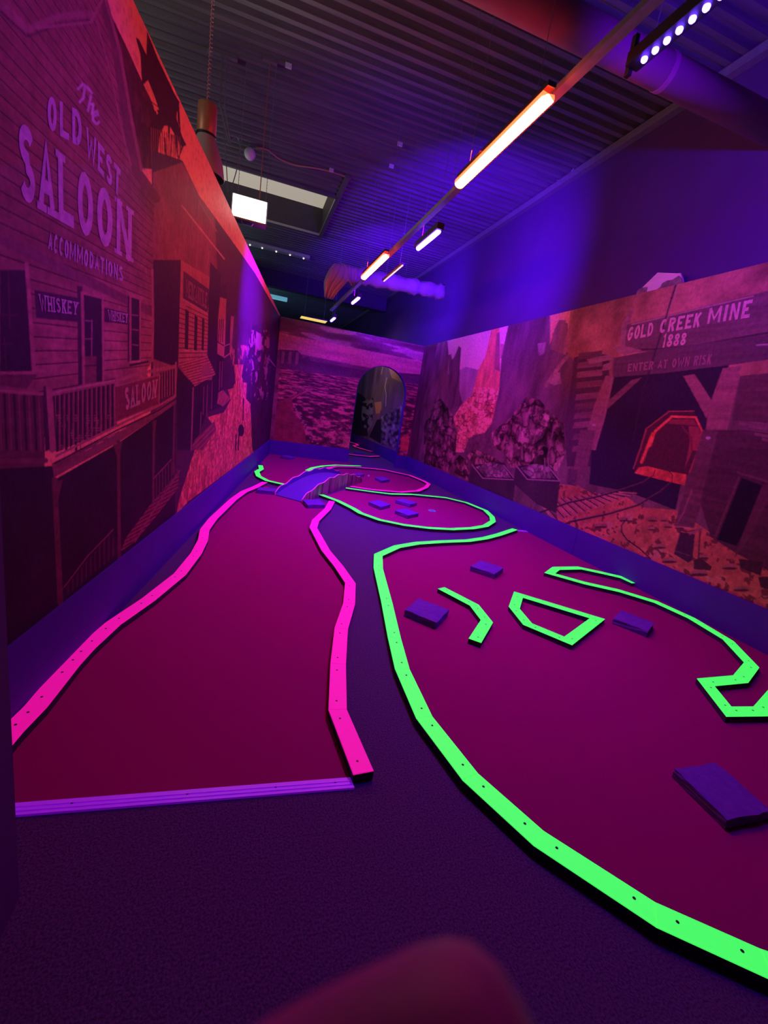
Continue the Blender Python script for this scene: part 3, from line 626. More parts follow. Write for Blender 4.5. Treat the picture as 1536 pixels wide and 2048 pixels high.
def paint_right(P):
    f1 = fbm(P.u * 3, P.v * 3, 31); f2 = fbm(P.u * 14, P.v * 14, 35); grain = 0.7 + 0.6 * fbm(P.u * 3, P.v * 30, 39); strat = fbm(P.u * 9, P.v * 2.2, 43)
    d1, d2, cv = cells(P.u * 4.2 + 1.1 * f2, P.v * 4.2 + 1.3 * f1, 3); ridge = 1 - 2 * np.abs(fbm(P.u * 4.5 + 2 * f1, P.v * 4.5 + 2 * f2, 61, 5) - 0.5)
    rock = np.clip(0.55 + 0.7 * cv - 0.7 * d1, 0.1, 1.5) * np.clip((d2 - d1) * 5, 0.3, 1) * np.clip(2.6 * (ridge - 0.55), 0.25, 1.5) * (0.6 + 0.9 * f2)
    e1, e2, ev = cells(P.u * 9 + 1.5 * f2, P.v * 12 + 1.5 * f1, 8); pebble = np.clip(0.35 + 1.1 * ev, 0.2, 1.5) * np.clip((e2 - e1) * 4, 0.4, 1) * (0.6 + 0.8 * f2)
    P.col[:] = np.array((0.20, 0.085, 0.085)) * (0.45 + 1.1 * strat)[:, None]
    # pale sky and far buttes at the back
    P.poly(cE((300, 120), (845, 40), (850, 330), (700, 640), (440, 700), (300, 400)), (0.90, 0.47, 0.40), 0.9 + 0.2 * f1)
    P.poly(cE((420, 430), (480, 400), (560, 420), (620, 440), (600, 700), (420, 720)), (0.42, 0.21, 0.24), 0.6 + 0.8 * strat)
    P.poly(cE((330, 300), (350, 290), (360, 340), (380, 310), (405, 250), (415, 220), (436, 240), (425, 400), (420, 600), (450, 720), (330, 760)), (0.17, 0.07, 0.08), 0.4 + 1.2 * strat)
    P.poly(cE((100, 170), (320, 180), (330, 300), (320, 760), (400, 860), (420, 1130), (330, 1300), (30, 1200), (40, 900)), (0.22, 0.09, 0.09), 0.3 + 1.4 * fbm(P.u * 7, P.v * 3, 47))
    P.poly(cE((110, 180), (240, 180), (170, 500), (90, 800), (60, 1190), (0, 1170), (20, 800), (80, 480)), (0.14, 0.05, 0.055), 0.4 + 1.2 * strat)
    m = P.poly(cE((120, 900), (240, 640), (330, 760), (410, 880), (400, 1130), (330, 1290), (120, 1230)), (0.50, 0.19, 0.17), rock)
    # the sunlit spire and its scree
    sp = P.poly(cE((700, 60), (765, 60), (770, 480), (760, 600), (700, 880), (640, 960), (500, 1010), (460, 1130), (390, 1130), (400, 960), (370, 830), (440, 720), (530, 640), (580, 430), (610, 370), (640, 320), (690, 110)), (0.80, 0.22, 0.12), 0.45 + 1.1 * fbm(P.u * 9, P.v * 4, 51))
    P.put(sp & (P.y > 785) & (pebble < 0.36), (0.30, 0.07, 0.05)); P.put(sp & (P.y > 775) & (pebble > 0.85), (0.98, 0.36, 0.24))
    P.poly(cE((740, 110), (765, 100), (768, 440), (720, 420)), (0.42, 0.13, 0.12), 0.5 + f1)
    P.poly(cE((770, 200), (830, 210), (800, 300), (770, 330)), (0.6, 0.25, 0.2))
    # the big shaded cliff and orange sky gaps
    P.poly(cE((845, 20), (1200, -80), (1536, -100), (1536, 700), (1300, 900), (860, 900), (700, 940), (710, 850), (760, 600), (780, 320)), (0.19, 0.075, 0.085), 0.35 + 1.3 * fbm(P.u * 6, P.v * 2.0, 55))
    P.poly([(820 + 1195 / 4.267, 560), (1180, 560)] + cE((1460, 0), (1400, 110), (1350, 170), (1345, 20), (1300, 60), (1240, 60), (1195, 210)), (0.92, 0.36, 0.16), 0.9 + 0.2 * f1)
    P.poly(cE((1215, 130), (1270, 0), (1330, 0), (1350, 170), (1330, 300), (1200, 250)), (0.34, 0.14, 0.10), 0.4 + 1.2 * strat)
    P.poly(cE((1090, 200), (1160, 190), (1150, 280), (1100, 310)), (0.36, 0.16, 0.17), 0.5 + f2)
    P.poly(cE((1180, 530), (1230, 440), (1280, 450), (1290, 540), (1230, 560)), (0.40, 0.18, 0.17), 0.4 + 1.2 * f2)
    P.line(cE((1160, 560), (1300, 360), (1420, 230), (1520, 120)), 7, (0.42, 0.18, 0.14), 0.5 + f2)
    # brown bluffs above the portal
    P.poly([(1150, 560), (1700, 420), (1700, 760), (1180, 760), (1130, 700)], (0.46, 0.17, 0.10), 0.25 + 1.5 * fbm(P.u * 4, P.v * 4, 59))
    # rock pile
    pile = P.poly(cE((700, 960), (860, 830), (990, 660), (1110, 680), (1170, 760), (1310, 880), (1330, 1130), (1260, 1290), (1090, 1260), (860, 1260), (800, 1130), (700, 1080)), (0.60, 0.22, 0.19), rock)
    P.poly(cE((470, 1100), (540, 980), (700, 1000), (690, 1150), (840, 1260), (780, 1290), (540, 1250), (490, 1180)), (0.20, 0.08, 0.085), 0.4 + f2)
    P.poly(cE((490, 1160), (540, 1100), (700, 1160), (840, 1260), (540, 1240)), (0.58, 0.22, 0.19), rock)
    P.poly(cE((345, 1240), (420, 1150), (490, 1200), (510, 1300), (490, 1370), (360, 1290)), (0.58, 0.22, 0.19), rock)
    # timber shack and portal
    P.poly(cE((1400, 320), (1536, 280), (1700, 300), (1700, 1250), (1340, 1250), (1320, 900), (1380, 500)), (0.10, 0.035, 0.055), 0.6 + 0.7 * f1)
    for k, y in enumerate((270, 350, 430, 520, 620, 700, 780, 860, 960, 1060)): P.poly(cE((1440 - 5 * k, y + 14), (1640, y - 10), (1640, y + 44), (1430 - 6 * k, y + 66)), (0.25, 0.09, 0.095), grain * (0.7 + 0.4 * ((k * 37) % 5) / 4))
    tun = P.poly(cF((340, 880), (1240, 800), (1170, 1000), (1040, 1474)) + cG((900, 0), (860, 420), (820, 620), (450, 480), (150, 420), (180, 0)) + cF((200, 1474), (250, 1200)), (0.035, 0.012, 0.04), 0.7 + 0.5 * f1)
    # ground
    P.poly(cG((-100, 420), (60, 430), (180, 500), (440, 520), (560, 600), (820, 620), (1160, 840), (1300, 930), (1700, 1180), (1700, 1600), (900, 1300), (-100, 760)), (0.66, 0.17, 0.09), 0.15 + 0.8 * f1 + 0.75 * f2)
    g = P.inside(cG((-100, 420), (820, 620), (1160, 840), (1700, 1180), (1700, 1600), (-100, 760))); P.put(g & (f2 > 0.64), (0.20, 0.05, 0.035)); P.put(g & (pebble > 1.25) & (f1 > 0.5), (0.62, 0.22, 0.15))
    for x, y, a in ((640, 690, 40), (730, 690, 30), (850, 750, 38), (760, 740, 36), (700, 900, 45), (770, 1010, 60), (1040, 980, 40), (1240, 1060, 60), (1330, 1230, 60), (1000, 1110, 70), (630, 760, 30), (420, 690, 40), (240, 740, 50)):
        P.blob(cG((x, y))[0], a / 3.9, a / 10.5, (0.42, 0.13, 0.10), 0.6 + 0.8 * f2); P.blob(cG((x, y + 14))[0], a / 3.9, a / 22, (0.10, 0.025, 0.03))
    # sleepers and rails
    for k in range(13):
        x = -260 + 52 * k; y = 705 - 18 * k
        P.line(cG((x + 20, y - 150 + 12 * k), (x + 150, y)), 6.2 - 0.25 * k, (0.52, 0.17, 0.14), grain); P.line(cG((x + 34, y - 158 + 12 * k), (x + 164, y - 6)), 2, (0.07, 0.02, 0.03))
    for rail, w in ((((-300, 660), (0, 560), (200, 520), (400, 465), (560, 410), (650, 350), (658, 310)), 4.5), (((-100, 760), (0, 712), (300, 650), (520, 585), (700, 480), (790, 400), (795, 350), (760, 310)), 5)):
        P.line(cG(*rail), w, (0.05, 0.016, 0.03), w1=1.6); P.line([(x, y - 1.6) for x, y in cG(*rail)], w * 0.3, (0.24, 0.085, 0.09), w1=0.8)
    # the glowing inner frame
    P.poly(cF((560, 1420), (600, 1300), (760, 1165), (960, 1170), (1040, 1350), (1000, 1474)) + cG((900, 380), (500, 330)), (0.10, 0.022, 0.035))
    glow = (0.95, 0.13, 0.07)
    P.line(cF((545, 1474), (590, 1310), (770, 1175), (960, 1172)), 2, (0.5, 0.08, 0.07)); P.line(cG((590, 0), (540, 160), (492, 300)), 2.4, (0.5, 0.08, 0.07))
    P.line(cG((555, 250), (640, 30)) + cF((620, 1440), (660, 1330), (790, 1215), (975, 1220), (1030, 1340)), 6, glow, 0.5 + f2, w1=4)
    P.poly(cF((780, 1235), (960, 1235), (985, 1285), (760, 1270)), (0.30, 0.045, 0.05)); P.line(cG((1020, 20), (985, 180), (930, 330)), 4, (0.55, 0.09, 0.07))
    P.poly(cF((920, 1290), (990, 1290), (1010, 1330), (1000, 1474)) + cG((950, 160), (890, 300), (930, 100)), (0.36, 0.055, 0.055), grain); P.line(cF((870, 1290), (940, 1380), (945, 1474)), 3.2, (0.22, 0.035, 0.045))
    P.poly(cG((535, 290), (600, 280), (760, 320), (905, 345), (890, 430), (700, 385), (500, 335)), (0.80, 0.11, 0.06), 0.35 + 1.1 * f2)
    for rail in (((560, 410), (650, 350), (658, 310)), ((700, 480), (790, 400), (795, 350), (760, 310))): P.line(cG(*rail), 1.8, (0.10, 0.02, 0.03))
    # legs, braces, sign boards
    P.poly(cF((275, 900), (345, 890), (290, 1150), (200, 1474), (90, 1474), (190, 1120)) , (0.34, 0.12, 0.11), grain); P.poly(cG((80, 0), (200, 0), (130, 300), (60, 420), (10, 420)), (0.22, 0.08, 0.085), grain)
    P.line(cF((330, 900), (260, 1250), (190, 1474)), 2.4, (0.38, 0.15, 0.16)); P.poly(cF((480, 930), (560, 910), (320, 1130), (285, 1160), (300, 1090)), (0.22, 0.08, 0.085), grain)
    P.poly(cF((880, 900), (965, 885), (1100, 1090), (1060, 1230)), (0.36, 0.12, 0.11), grain)
    P.poly(cF((1185, 840), (1330, 820), (1250, 1200), (1170, 1474), (1030, 1474), (1080, 1130)), (0.36, 0.12, 0.11), grain); P.poly(cG((1030, 0), (1170, 0), (1080, 380), (960, 760), (810, 740), (860, 560), (960, 240)), (0.17, 0.06, 0.065), grain); P.line(cG((945, 470), (880, 640), (830, 730)), 2.6, (0.35, 0.13, 0.13))
    P.poly(cF((1320, 900), (1700, 860), (1700, 1280), (1260, 1240)), (0.15, 0.05, 0.055), grain)
    P.poly(cF((400, 520), (470, 380), (490, 380), (440, 640), (390, 690)), (0.36, 0.15, 0.14), grain)
    P.poly(cF((440, 500), (1000, 370), (1700, 200), (1700, 560), (1100, 690), (720, 700), (420, 720)), (0.20, 0.085, 0.085), grain)
    P.line(cF((480, 500), (800, 425), (1420, 280)), 2.6, (0.5, 0.22, 0.2))
    P.line(cF((430, 700), (700, 690), (1000, 660), (1500, 570), (1700, 540)), 4, (0.08, 0.03, 0.045))
    P.poly(cF((340, 760), (700, 690), (1100, 640), (1700, 550), (1700, 750), (1200, 820), (700, 880), (330, 910)), (0.145, 0.058, 0.072), grain)
    for q in (((340, 690), (400, 660), (560, 700), (420, 740)), ((130, 770), (320, 730), (330, 770), (150, 810)), ((260, 810), (330, 790), (320, 850), (250, 860))): P.poly(cF(*q), (0.36, 0.15, 0.14), grain)
    P.line(cF((1450, 660), (1536, 654)), 3, (0.5, 0.26, 0.26))
    L = (0.75, 0.34, 0.33)
    P.word('GOLD', cF((462, 520), (652, 482), (640, 585), (438, 630)), L, 0.2, False, 0.16)
    P.word('CREEK', cF((712, 462), (1028, 405), (1005, 518), (690, 570)), L, 0.2, False, 0.16)
    P.word('MINE', cF((1085, 375), (1422, 305), (1392, 446), (1064, 496)), L, 0.2, False, 0.2)
    P.word('1888', cF((735, 580), (912, 562), (894, 658), (714, 682)), L, 0.2, False, 0.14)
    P.word('ENTER AT OWN RISK', cF((452, 806), (1108, 728), (1092, 808), (446, 868)), (0.36, 0.13, 0.15), 0.2, False, 0.16)
    # crease between two sheets
    P.line(cF((845, 120), (790, 290), (745, 440), (700, 590), (640, 780), (560, 1040), (490, 1400)), 3.4, (0.05, 0.02, 0.04), w1=2.4); P.line(cF((852, 130), (806, 300), (760, 440), (735, 500)), 2.4, (0.55, 0.24, 0.18))
    # mine carts
    for dx, dy in ((0, 0), (380, 10)):
        q = lambda *p: cE(*[(x + dx, y + dy) for x, y in p])
        P.poly(q((520, 1240), (620, 1350), (900, 1365), (870, 1640), (700, 1560), (500, 1380)), (0.075, 0.028, 0.045), 0.6 + 0.8 * f1)
        P.poly(q((530, 1235), (800, 1215), (900, 1362), (620, 1348)), (0.05, 0.018, 0.03)); m = P.poly(q((560, 1255), (680, 1215), (790, 1235), (860, 1345), (650, 1340)), (0.40, 0.18, 0.19), pebble)
        P.line(q((530, 1235), (620, 1350), (900, 1364), (800, 1240)), 2.4, (0.42, 0.18, 0.2))
    for x in (1150, 1180, 1262): P.line(cE((x, 1180), (x + 2, 1330)), 2.2, (0.34, 0.14, 0.15))
    P.line(cE((1230, 900), (1175, 1160)), 2, (0.30, 0.12, 0.12)); P.poly(cE((1350, 1270), (1430, 1280), (1420, 1420), (1340, 1400)), (0.12, 0.045, 0.06), 0.6 + f2)
    # right-hand shed, bucket, hose, shovel
    P.poly(cG((1010, 560), (1150, 0), (1700, 0), (1700, 1180), (1280, 950), (1090, 830)), (0.105, 0.034, 0.045), grain); P.poly(cG((1330, 370), (1490, 430), (1330, 830), (1290, 900), (1140, 850)), (0.018, 0.006, 0.02))
    P.line(cG((1300, 330), (1536, 400)), 5, (0.17, 0.055, 0.065)); P.line(cG((1310, 370), (1130, 820)), 4, (0.17, 0.055, 0.065)); P.poly(cG((1500, 420), (1600, 420), (1400, 830), (1270, 1000), (1330, 830)), (0.14, 0.045, 0.055), grain)
    for k in range(4): P.line(cF((1320 + 60 * k, 1270 + 40 * k), (1600, 1300 + 40 * k)), 6, (0.24, 0.085, 0.085), grain)
    P.poly(cG((1310, 1000), (1500, 1020), (1480, 1130), (1320, 1070)), (0.07, 0.022, 0.03)); P.poly(cG((1460, 1140), (1700, 1130), (1700, 1280), (1480, 1220)), (0.07, 0.022, 0.03))
    P.poly(cG((855, 790), (970, 810), (950, 1010), (920, 1030), (805, 960)), (0.075, 0.022, 0.045)); P.line(cG((840, 770), (900, 790), (1020, 770)), 3.4, (0.16, 0.05, 0.06)); P.line(cG((930, 810), (1020, 760)), 3, (0.36, 0.13, 0.13)); P.line(cG((820, 940), (930, 975)), 1.8, (0.18, 0.06, 0.08))
    P.line(cG((1010, 790), (995, 1000)), 3, (0.10, 0.03, 0.04)); P.poly(cG((960, 1010), (1010, 990), (1100, 1060), (1090, 1090), (960, 1080)), (0.08, 0.025, 0.035))
    P.line(cG((440, 690), (400, 740), (400, 790), (440, 850), (540, 920), (625, 1000)), 2.6, (0.07, 0.02, 0.035)); P.blob(cG((1072, 62))[0], 5, 3, (0.5, 0.3, 0.36)); P.blob(cF((185, 1280))[0], 3.5, 2, (0.5, 0.3, 0.36))

def paint_back(P):
    f1 = fbm(P.u * 1.6, P.v * 5, 71); f2 = fbm(P.u * 9, P.v * 9, 75); st = fbm(P.u * 1.1, P.v * 8, 79)
    P.col[:] = np.array((0.40, 0.13, 0.15)) * (0.2 + 1.2 * st)[:, None]
    horiz = 700 + (P.x - 560) * 0.20
    m = (P.y > horiz - 34) & (P.y < horiz); P.put(m, (0.85, 0.24, 0.22), 0.55 + 0.8 * st)
    m = (P.y < horiz - 34) & (st > 0.58); P.put(m, (0.70, 0.28, 0.28), 0.5 + f1)
    # mesas and plain
    P.poly(cH((290, 508), (420, 515), (450, 545), (460, 570), (500, 560), (520, 590), (900, 660), (1320, 690), (1320, 760), (290, 660)), (0.17, 0.06, 0.08), 0.6 + 0.7 * f1)
    m = P.inside(cH((290, 520), (430, 530), (440, 620), (290, 610))); P.put(m & (np.sin(P.u * 40) > 0.3), (0.34, 0.12, 0.11))
    land = P.inside(cH((290, 645), (900, 730), (1330, 770), (1330, 1300), (240, 1300))); P.put(land, (0.22, 0.06, 0.07), 0.6 + 0.7 * f1)
    dep = np.clip((P.y - (horiz + 8)) / 190.0, 0.02, 1)
    tuft = fbm(P.u * 7, P.v * 11 / (0.3 + dep), 12, 5) + 0.25 * (fbm(P.u * 24, P.v * 40 / (0.3 + dep), 14) - 0.5)
    P.put(land & (tuft > 0.50), (0.60, 0.15, 0.13), np.clip((tuft - 0.46) * 7, 0.25, 1.3)); P.put(land & (tuft < 0.42), (0.10, 0.022, 0.035))
    P.poly(cH((270, 890), (330, 870), (520, 800), (470, 780), (530, 800), (380, 880), (400, 980), (470, 1050), (480, 1180), (560, 1220), (240, 1220)), (0.36, 0.075, 0.065), 0.6 + 0.7 * f2)
    P.line(cH((330, 770), (440, 790), (530, 800), (440, 830), (380, 870)), 2.4, (0.55, 0.15, 0.14))
    for k in range(26):
        x = 400 + 8 * k; y = 930 + 14 * k; P.blob(cH((x + 22 * math.sin(k * 3.1), y))[0], 2.4, 1.2, (0.62, 0.24, 0.22))
    for k in range(8): P.line(cH((755 + 7 * k, 1220), (758 + 8 * k, 1150 + 9 * (k % 3))), 1.2, (0.7, 0.24, 0.12))
    P.poly(cH((1180, 1150), (1230, 1120), (1250, 1250), (1170, 1250)), (0.75, 0.14, 0.08), 0.5 + f2)

def paint_next(P):
    f1 = fbm(P.u * 1.0, P.v * 1.4, 91); f2 = fbm(P.u * 2.4, P.v * 8, 95); st = fbm(P.u * 3.0, P.v * 1.2, 97)
    rk = np.clip(3 * fbm(P.u * 4, P.v * 11, 33, 5) - 0.9, 0.12, 1.5)
    P.col[:] = np.array((0.26, 0.12, 0.18)) * (0.35 + 1.3 * st)[:, None]
    P.poly(cI((200, 1400), (330, 600), (470, 700), (520, 1420)), (0.05, 0.03, 0.06)); 
    m = P.inside(cI((420, 780), (620, 700), (600, 1200), (480, 1420), (400, 1050))); P.put(m & (f2 > 0.52), (0.42, 0.28, 0.32)); P.put(m & (f2 < 0.45), (0.05, 0.03, 0.05))
    P.poly(cI((640, 790), (770, 770), (775, 900), (730, 1000), (670, 1000)), (0.95, 0.34, 0.14)); P.poly(cI((670, 1000), (740, 990), (700, 1110)), (0.42, 0.16, 0.12))
    P.poly(cI((540, 1430), (690, 1110), (780, 1100), (760, 1560)), (0.04, 0.02, 0.04))
    m = P.inside(cI((770, 1050), (1150, 850), (1120, 1650), (760, 1570))); P.put(m, (0.40, 0.26, 0.32), rk * (0.6 + 0.8 * f2))
    P.poly(cI((900, 120), (1060, 230), (1170, 420), (1100, 400), (960, 330)), (0.75, 0.32, 0.22), 0.5 + f1)
    P.line(cI((800, 100), (770, 260)), 1.6, (0.55, 0.34, 0.4)); P.line(cI((870, 330), (835, 500), (860, 640), (850, 860)), 1.4, (0.75, 0.5, 0.6))

e0 = 0.004
ysl = np.geomspace(1.102, 10.744, 860)
nl = np.array([math.cos(math.atan(TA)), -math.sin(math.atan(TA)), 0])
build_mural('mural', lambda u, v: np.stack([XL + TA * (u - YB) + e0, u, v], 1), lambda p: at_left(p) + np.array([e0, 0, 0]), nl,
            ysl, np.linspace(HB, HW - 0.002, 640), paint_left, 'printed old western saloon street mural on the left partition')
build_mural('mural', lambda u, v: np.stack([np.full(u.shape, XR - e0), u, v], 1), lambda p: at_x(p, XR - e0), (-1, 0, 0),
            np.geomspace(0.4, 10.744, 960), np.linspace(HB, HW - 0.002, 500), paint_right, 'printed gold mine entrance mural on the right partition')
def arch_hole(u, v):
    return (np.abs(u - acx) < ar) & ((v < ASP) | (((u - acx) / ar) ** 2 + ((v - ASP) / (ar * 1.03)) ** 2 < 1))
build_mural('mural', lambda u, v: np.stack([u, np.full(u.shape, YB - e0), v], 1), lambda p: at_y(p, YB - e0), (0, -1, 0),
            np.linspace(xleft(YB) + 0.006, XR - 0.006, 320), np.linspace(HB, HW - 0.002, 260), paint_back, 'printed desert sunset mural around the arched opening', arch_hole)
build_mural('mural', lambda u, v: np.stack([np.full(u.shape, XR - e0), u, v], 1), lambda p: at_x(p, XR - e0), (-1, 0, 0),
            np.linspace(10.89, 18.1, 220), np.linspace(HB, HW - 0.002, 150), paint_next, 'printed canyon mural seen through the arched opening')
# ------------------------------------------------------------------ felt, rails, blocks
FELT, CURB = 0.003, 0.041
def floor_pts(pts, z=0.0): return [Vector(at_z(p, z)) for p in pts]

def rail(pts, paint, label, closed=False, w=0.085, group=None, screws=True, limit=2.6):
    """a run of painted boards laid end to end with mitred joints; each board is a part, its screws sub-parts"""
    P = [Vector((p.x, p.y)) for p in pts]; n = len(P); h = w / 2
    root = thing('curb_rail', label, 'curb rail', (P[0].x, P[0].y, FELT), 0, group)
    L, R = [], []
    for i in range(n):
        a = P[i - 1] if (i or closed) else None; b = P[(i + 1) % n] if (i < n - 1 or closed) else None
        da = (P[i] - a).normalized() if a else (b - P[i]).normalized(); db = (b - P[i]).normalized() if b else da
        na, nb = Vector((-da.y, da.x)), Vector((-db.y, db.x)); m = (na + nb)
        m = m.normalized() if m.length > 1e-5 else na
        k = min(limit, 1 / max(0.12, m.dot(na)))
        L.append(P[i] + m * h * k); R.append(P[i] - m * h * k)
    for i in range(n if closed else n - 1):
        j = (i + 1) % n
        bm = BM(); prism(bm, [R[i], R[j], L[j], L[i]], FELT, CURB)
        bmesh.ops.recalc_face_normals(bm, faces=bm.faces)
        top = [f for f in bm.faces if f.normal.z > 0.9]
        bmesh.ops.bevel(bm, geom=[e for e in top[0].edges], offset=0.0022, segments=1, affect='EDGES')
        for f in bm.faces: f.material_index = 0 if f.normal.z > 0.3 else 1
        b = obj('board', bm, (paint, 'timber_dark'), root)
        ln = (P[j] - P[i]).length
        if screws and ln > 0.12:
            d = (P[j] - P[i]).normalized()
            for q in (P[i] + d * min(0.06, ln * .25), P[j] - d * min(0.06, ln * .25)):
                bm = BM(); q = q + Vector((-d.y, d.x)) * 0.006
                lathe(bm, [(0.0, 0.0012), (0.005, 0.0012), (0.0065, -0.002)], (q.x, q.y, CURB), 8)
                obj('screw', bm, 'screw', b)
    return root

def felt(pts, label):
    bm = BM(); prism(bm, [(p.x, p.y) for p in pts], 0.0, FELT)
    bmesh.ops.triangulate(bm, faces=[f for f in bm.faces if len(f.verts) > 4])
    return tag(obj('putting_green', bm, 'felt'), label, 'putting green')

pl = [(22, 1462), (71, 1413), (140, 1329), (172.5, 1294.6), (226, 1246.7), (296, 1199), (359.7, 1148), (392, 1107), (406, 1080), (409.5, 1059), (426.4, 1036.5), (467, 998), (488, 983), (508, 975), (530, 964)]
pr = [(727.5, 1545.6), (675.4, 1418.7), (676.4, 1327.3), (682.5, 1256.9), (698.4, 1206.4), (700.8, 1165.8), (678, 1132.6), (651.7, 1100.5), (626.7, 1054.8), (631.4, 1040.6), (656, 1017), (664, 1002)]
g1 = [(1030, 1058), (997, 1069), (970, 1076), (936, 1081), (882, 1083), (834.5, 1086), (794, 1093), (756.6, 1109.6), (756.6, 1136), (773.6, 1203.7), (788.8, 1274.8), (804.7, 1337.4), (848.7, 1434), (941, 1553), (1077.7, 1675.6), (1311.5, 1828), (1536, 1929), (1720, 1990)]
g2 = [(1269, 1166), (1242.6, 1154), (1203, 1145), (1159, 1135.6), (1112, 1136.4), (1099.5, 1146), (1168.8, 1165.6), (1237.7, 1181), (1311.5, 1203.5), (1382.9, 1236), (1456.7, 1280.3), (1503.4, 1329.5), (1481.3, 1357.6), (1411.4, 1364), (1458, 1422.5), (1524, 1422), (1562, 1376)]
g3 = [(1036.9, 1188.8), (1194.9, 1237), (1136.3, 1281.3), (1055.6, 1247.8), (1028.5, 1214.9)]
g4 = [(882.4, 1175.5), (948.8, 1210), (973.9, 1242), (949.8, 1281)]
g5 = [(642.4, 989), (676.4, 1001.6), (706.6, 1016.7), (721.7, 1026), (759.5, 1039.4), (808.5, 1049.6), (857.6, 1055.6), (903, 1058), (944.5, 1056), (971, 1051.5), (986, 1042), (984, 1033), (971, 1020.5), (933, 1005), (891.6, 995), (823.6, 988.4), (782, 987.6), (744, 983), (691.5, 975.6)]
p3 = [(701, 972.5), (744, 979), (801, 983.9), (835, 981.6), (852, 974.4), (857.6, 967.6), (848, 962), (820, 950.6), (767, 939), (706.6, 933.6), (672.6, 932.9), (642.4, 937.4), (627, 941)]
g6 = [(614, 941), (625.4, 935.5), (646, 931.8), (672.6, 930), (721.7, 931.8)]
g7 = [(521, 930.5), (522.8, 937.8), (513.7, 942.9), (517.4, 952), (534.7, 961), (567.5, 968.4)]
T = lambda pts: floor_pts(pts, CURB)
PL, PR, G1, G2, G3, G4, G5, P3, G6, G7 = map(T, (pl, pr, g1, g2, g3, g4, g5, p3, g6, g7))
PL[0] = Vector((-0.77, 1.50, 0)); PL.insert(1, Vector((-0.748, 1.70, 0)))
V2 = lambda *p: [Vector((a, b, 0)) for a, b in p]

felt(PL[:] + V2((0.467, 6.55), (0.80, 6.2)) + PR[::-1] + V2((0.484, 1.357), (-0.80, 1.418)), 'long red felt putting lane between the two pink rails')
felt(G1 + V2((3.3, 0.1), (3.3, 1.45)) + G2[::-1][0:1] + V2((3.975, 2.0), (3.975, 5.22)), 'large red felt green inside the near green rail by the mine mural')
felt(G5, 'oval red felt green inside the far closed green rail')
felt(P3, 'oval red felt green inside the pink rail behind the bridge')
felt(V2((xleft(9.2) + 0.03, 9.2)) + G7[1:] + V2((1.2, 7.6)) + G6 + V2((2.44, 10.72), (xleft(10.72) + 0.03, 10.72)), 'red felt green at the back left corner under the desert mural')

rail(PL, 'pink', 'long pink rail on the left of the near lane, running beside the saloon wall')
rail(PR, 'pink', 'pink rail on the right of the near lane, ending by the violet metal strip')
rail(G1, 'green', 'long green rail sweeping from the mine wall round to the bottom right corner')
rail(G2, 'green', 'green rail with a hairpin end, zigzagging along the mine wall')
rail(G3, 'green', 'closed green rail around a small island of carpet', closed=True)
rail(G4, 'green', 'short bent piece of green rail standing alone on the red felt')
rail(G5, 'green', 'oval green rail around the felt with three blocks beside the bridge')
rail(P3, 'pink', 'oval pink rail around the felt behind the bridge', screws=False)
rail(G6, 'green', 'short curved green rail behind the far end of the bridge', screws=False)
rail(G7, 'green', 'small hooked green rail between the saloon wall and the bridge', screws=False)
nx = [[Vector((3.55, 16.9, 0)), Vector((3.70, 16.6, 0)), Vector((3.92, 16.1, 0)), Vector((3.88, 15.6, 0)), Vector((3.62, 15.2, 0)), Vector((3.60, 14.8, 0)), Vector((3.75, 14.3, 0)), Vector((3.95, 13.9, 0))],
      [Vector((2.5, 12.45, 0)), Vector((3.02, 12.3, 0)), Vector((3.45, 12.35, 0)), Vector((3.86, 12.75, 0))]]
rail(nx[0], 'pink', 'far winding pink rail seen through the arch', screws=False, limit=1.5)
rail(nx[1], 'pink', 'pink rail just beyond the arched opening', screws=False)

# grey blocks lying on the felt
def block(c4, label, hgt=0.052, seed=0):
    r = random.Random(seed)
    p = [Vector((a, b)) for a, b in c4]; c = sum(p, Vector((0, 0))) / 4
    ux = ((p[1] - p[0]) + (p[2] - p[3])); uy = ((p[3] - p[0]) + (p[2] - p[1]))
    lx, ly = ux.length / 2, uy.length / 2; ang = math.atan2(ux.y, ux.x)
    skew = math.atan2(uy.y, uy.x) - ang
    root = bm = BM(); n = 6
    fs = box(bm, -lx / 2, lx / 2, -1, 1, 0, hgt)
    for v in bm.verts:
        s = v.co.y * ly / 2; v.co.x += s * math.cos(skew); v.co.y = s * math.sin(skew)
    bmesh.ops.recalc_face_normals(bm, faces=bm.faces)
    bmesh.ops.subdivide_edges(bm, edges=bm.edges[:], cuts=5, use_grid_fill=True)
    for v in bm.verts:
        if v.co.z > 0.001:
            v.co += Vector((r.uniform(-1, 1), r.uniform(-1, 1), r.uniform(-1, 1) * 0.6)) * 0.0035
    me = bpy.data.meshes.new('stone_block'); bm.to_mesh(me); bm.free(); me.materials.append(M['block'])
    o = link('stone_block', me); o.location = (c.x, c.y, FELT); o.rotation_euler = (0, 0, ang)
    return tag(o, label, 'block', 'grey blocks on the felt')
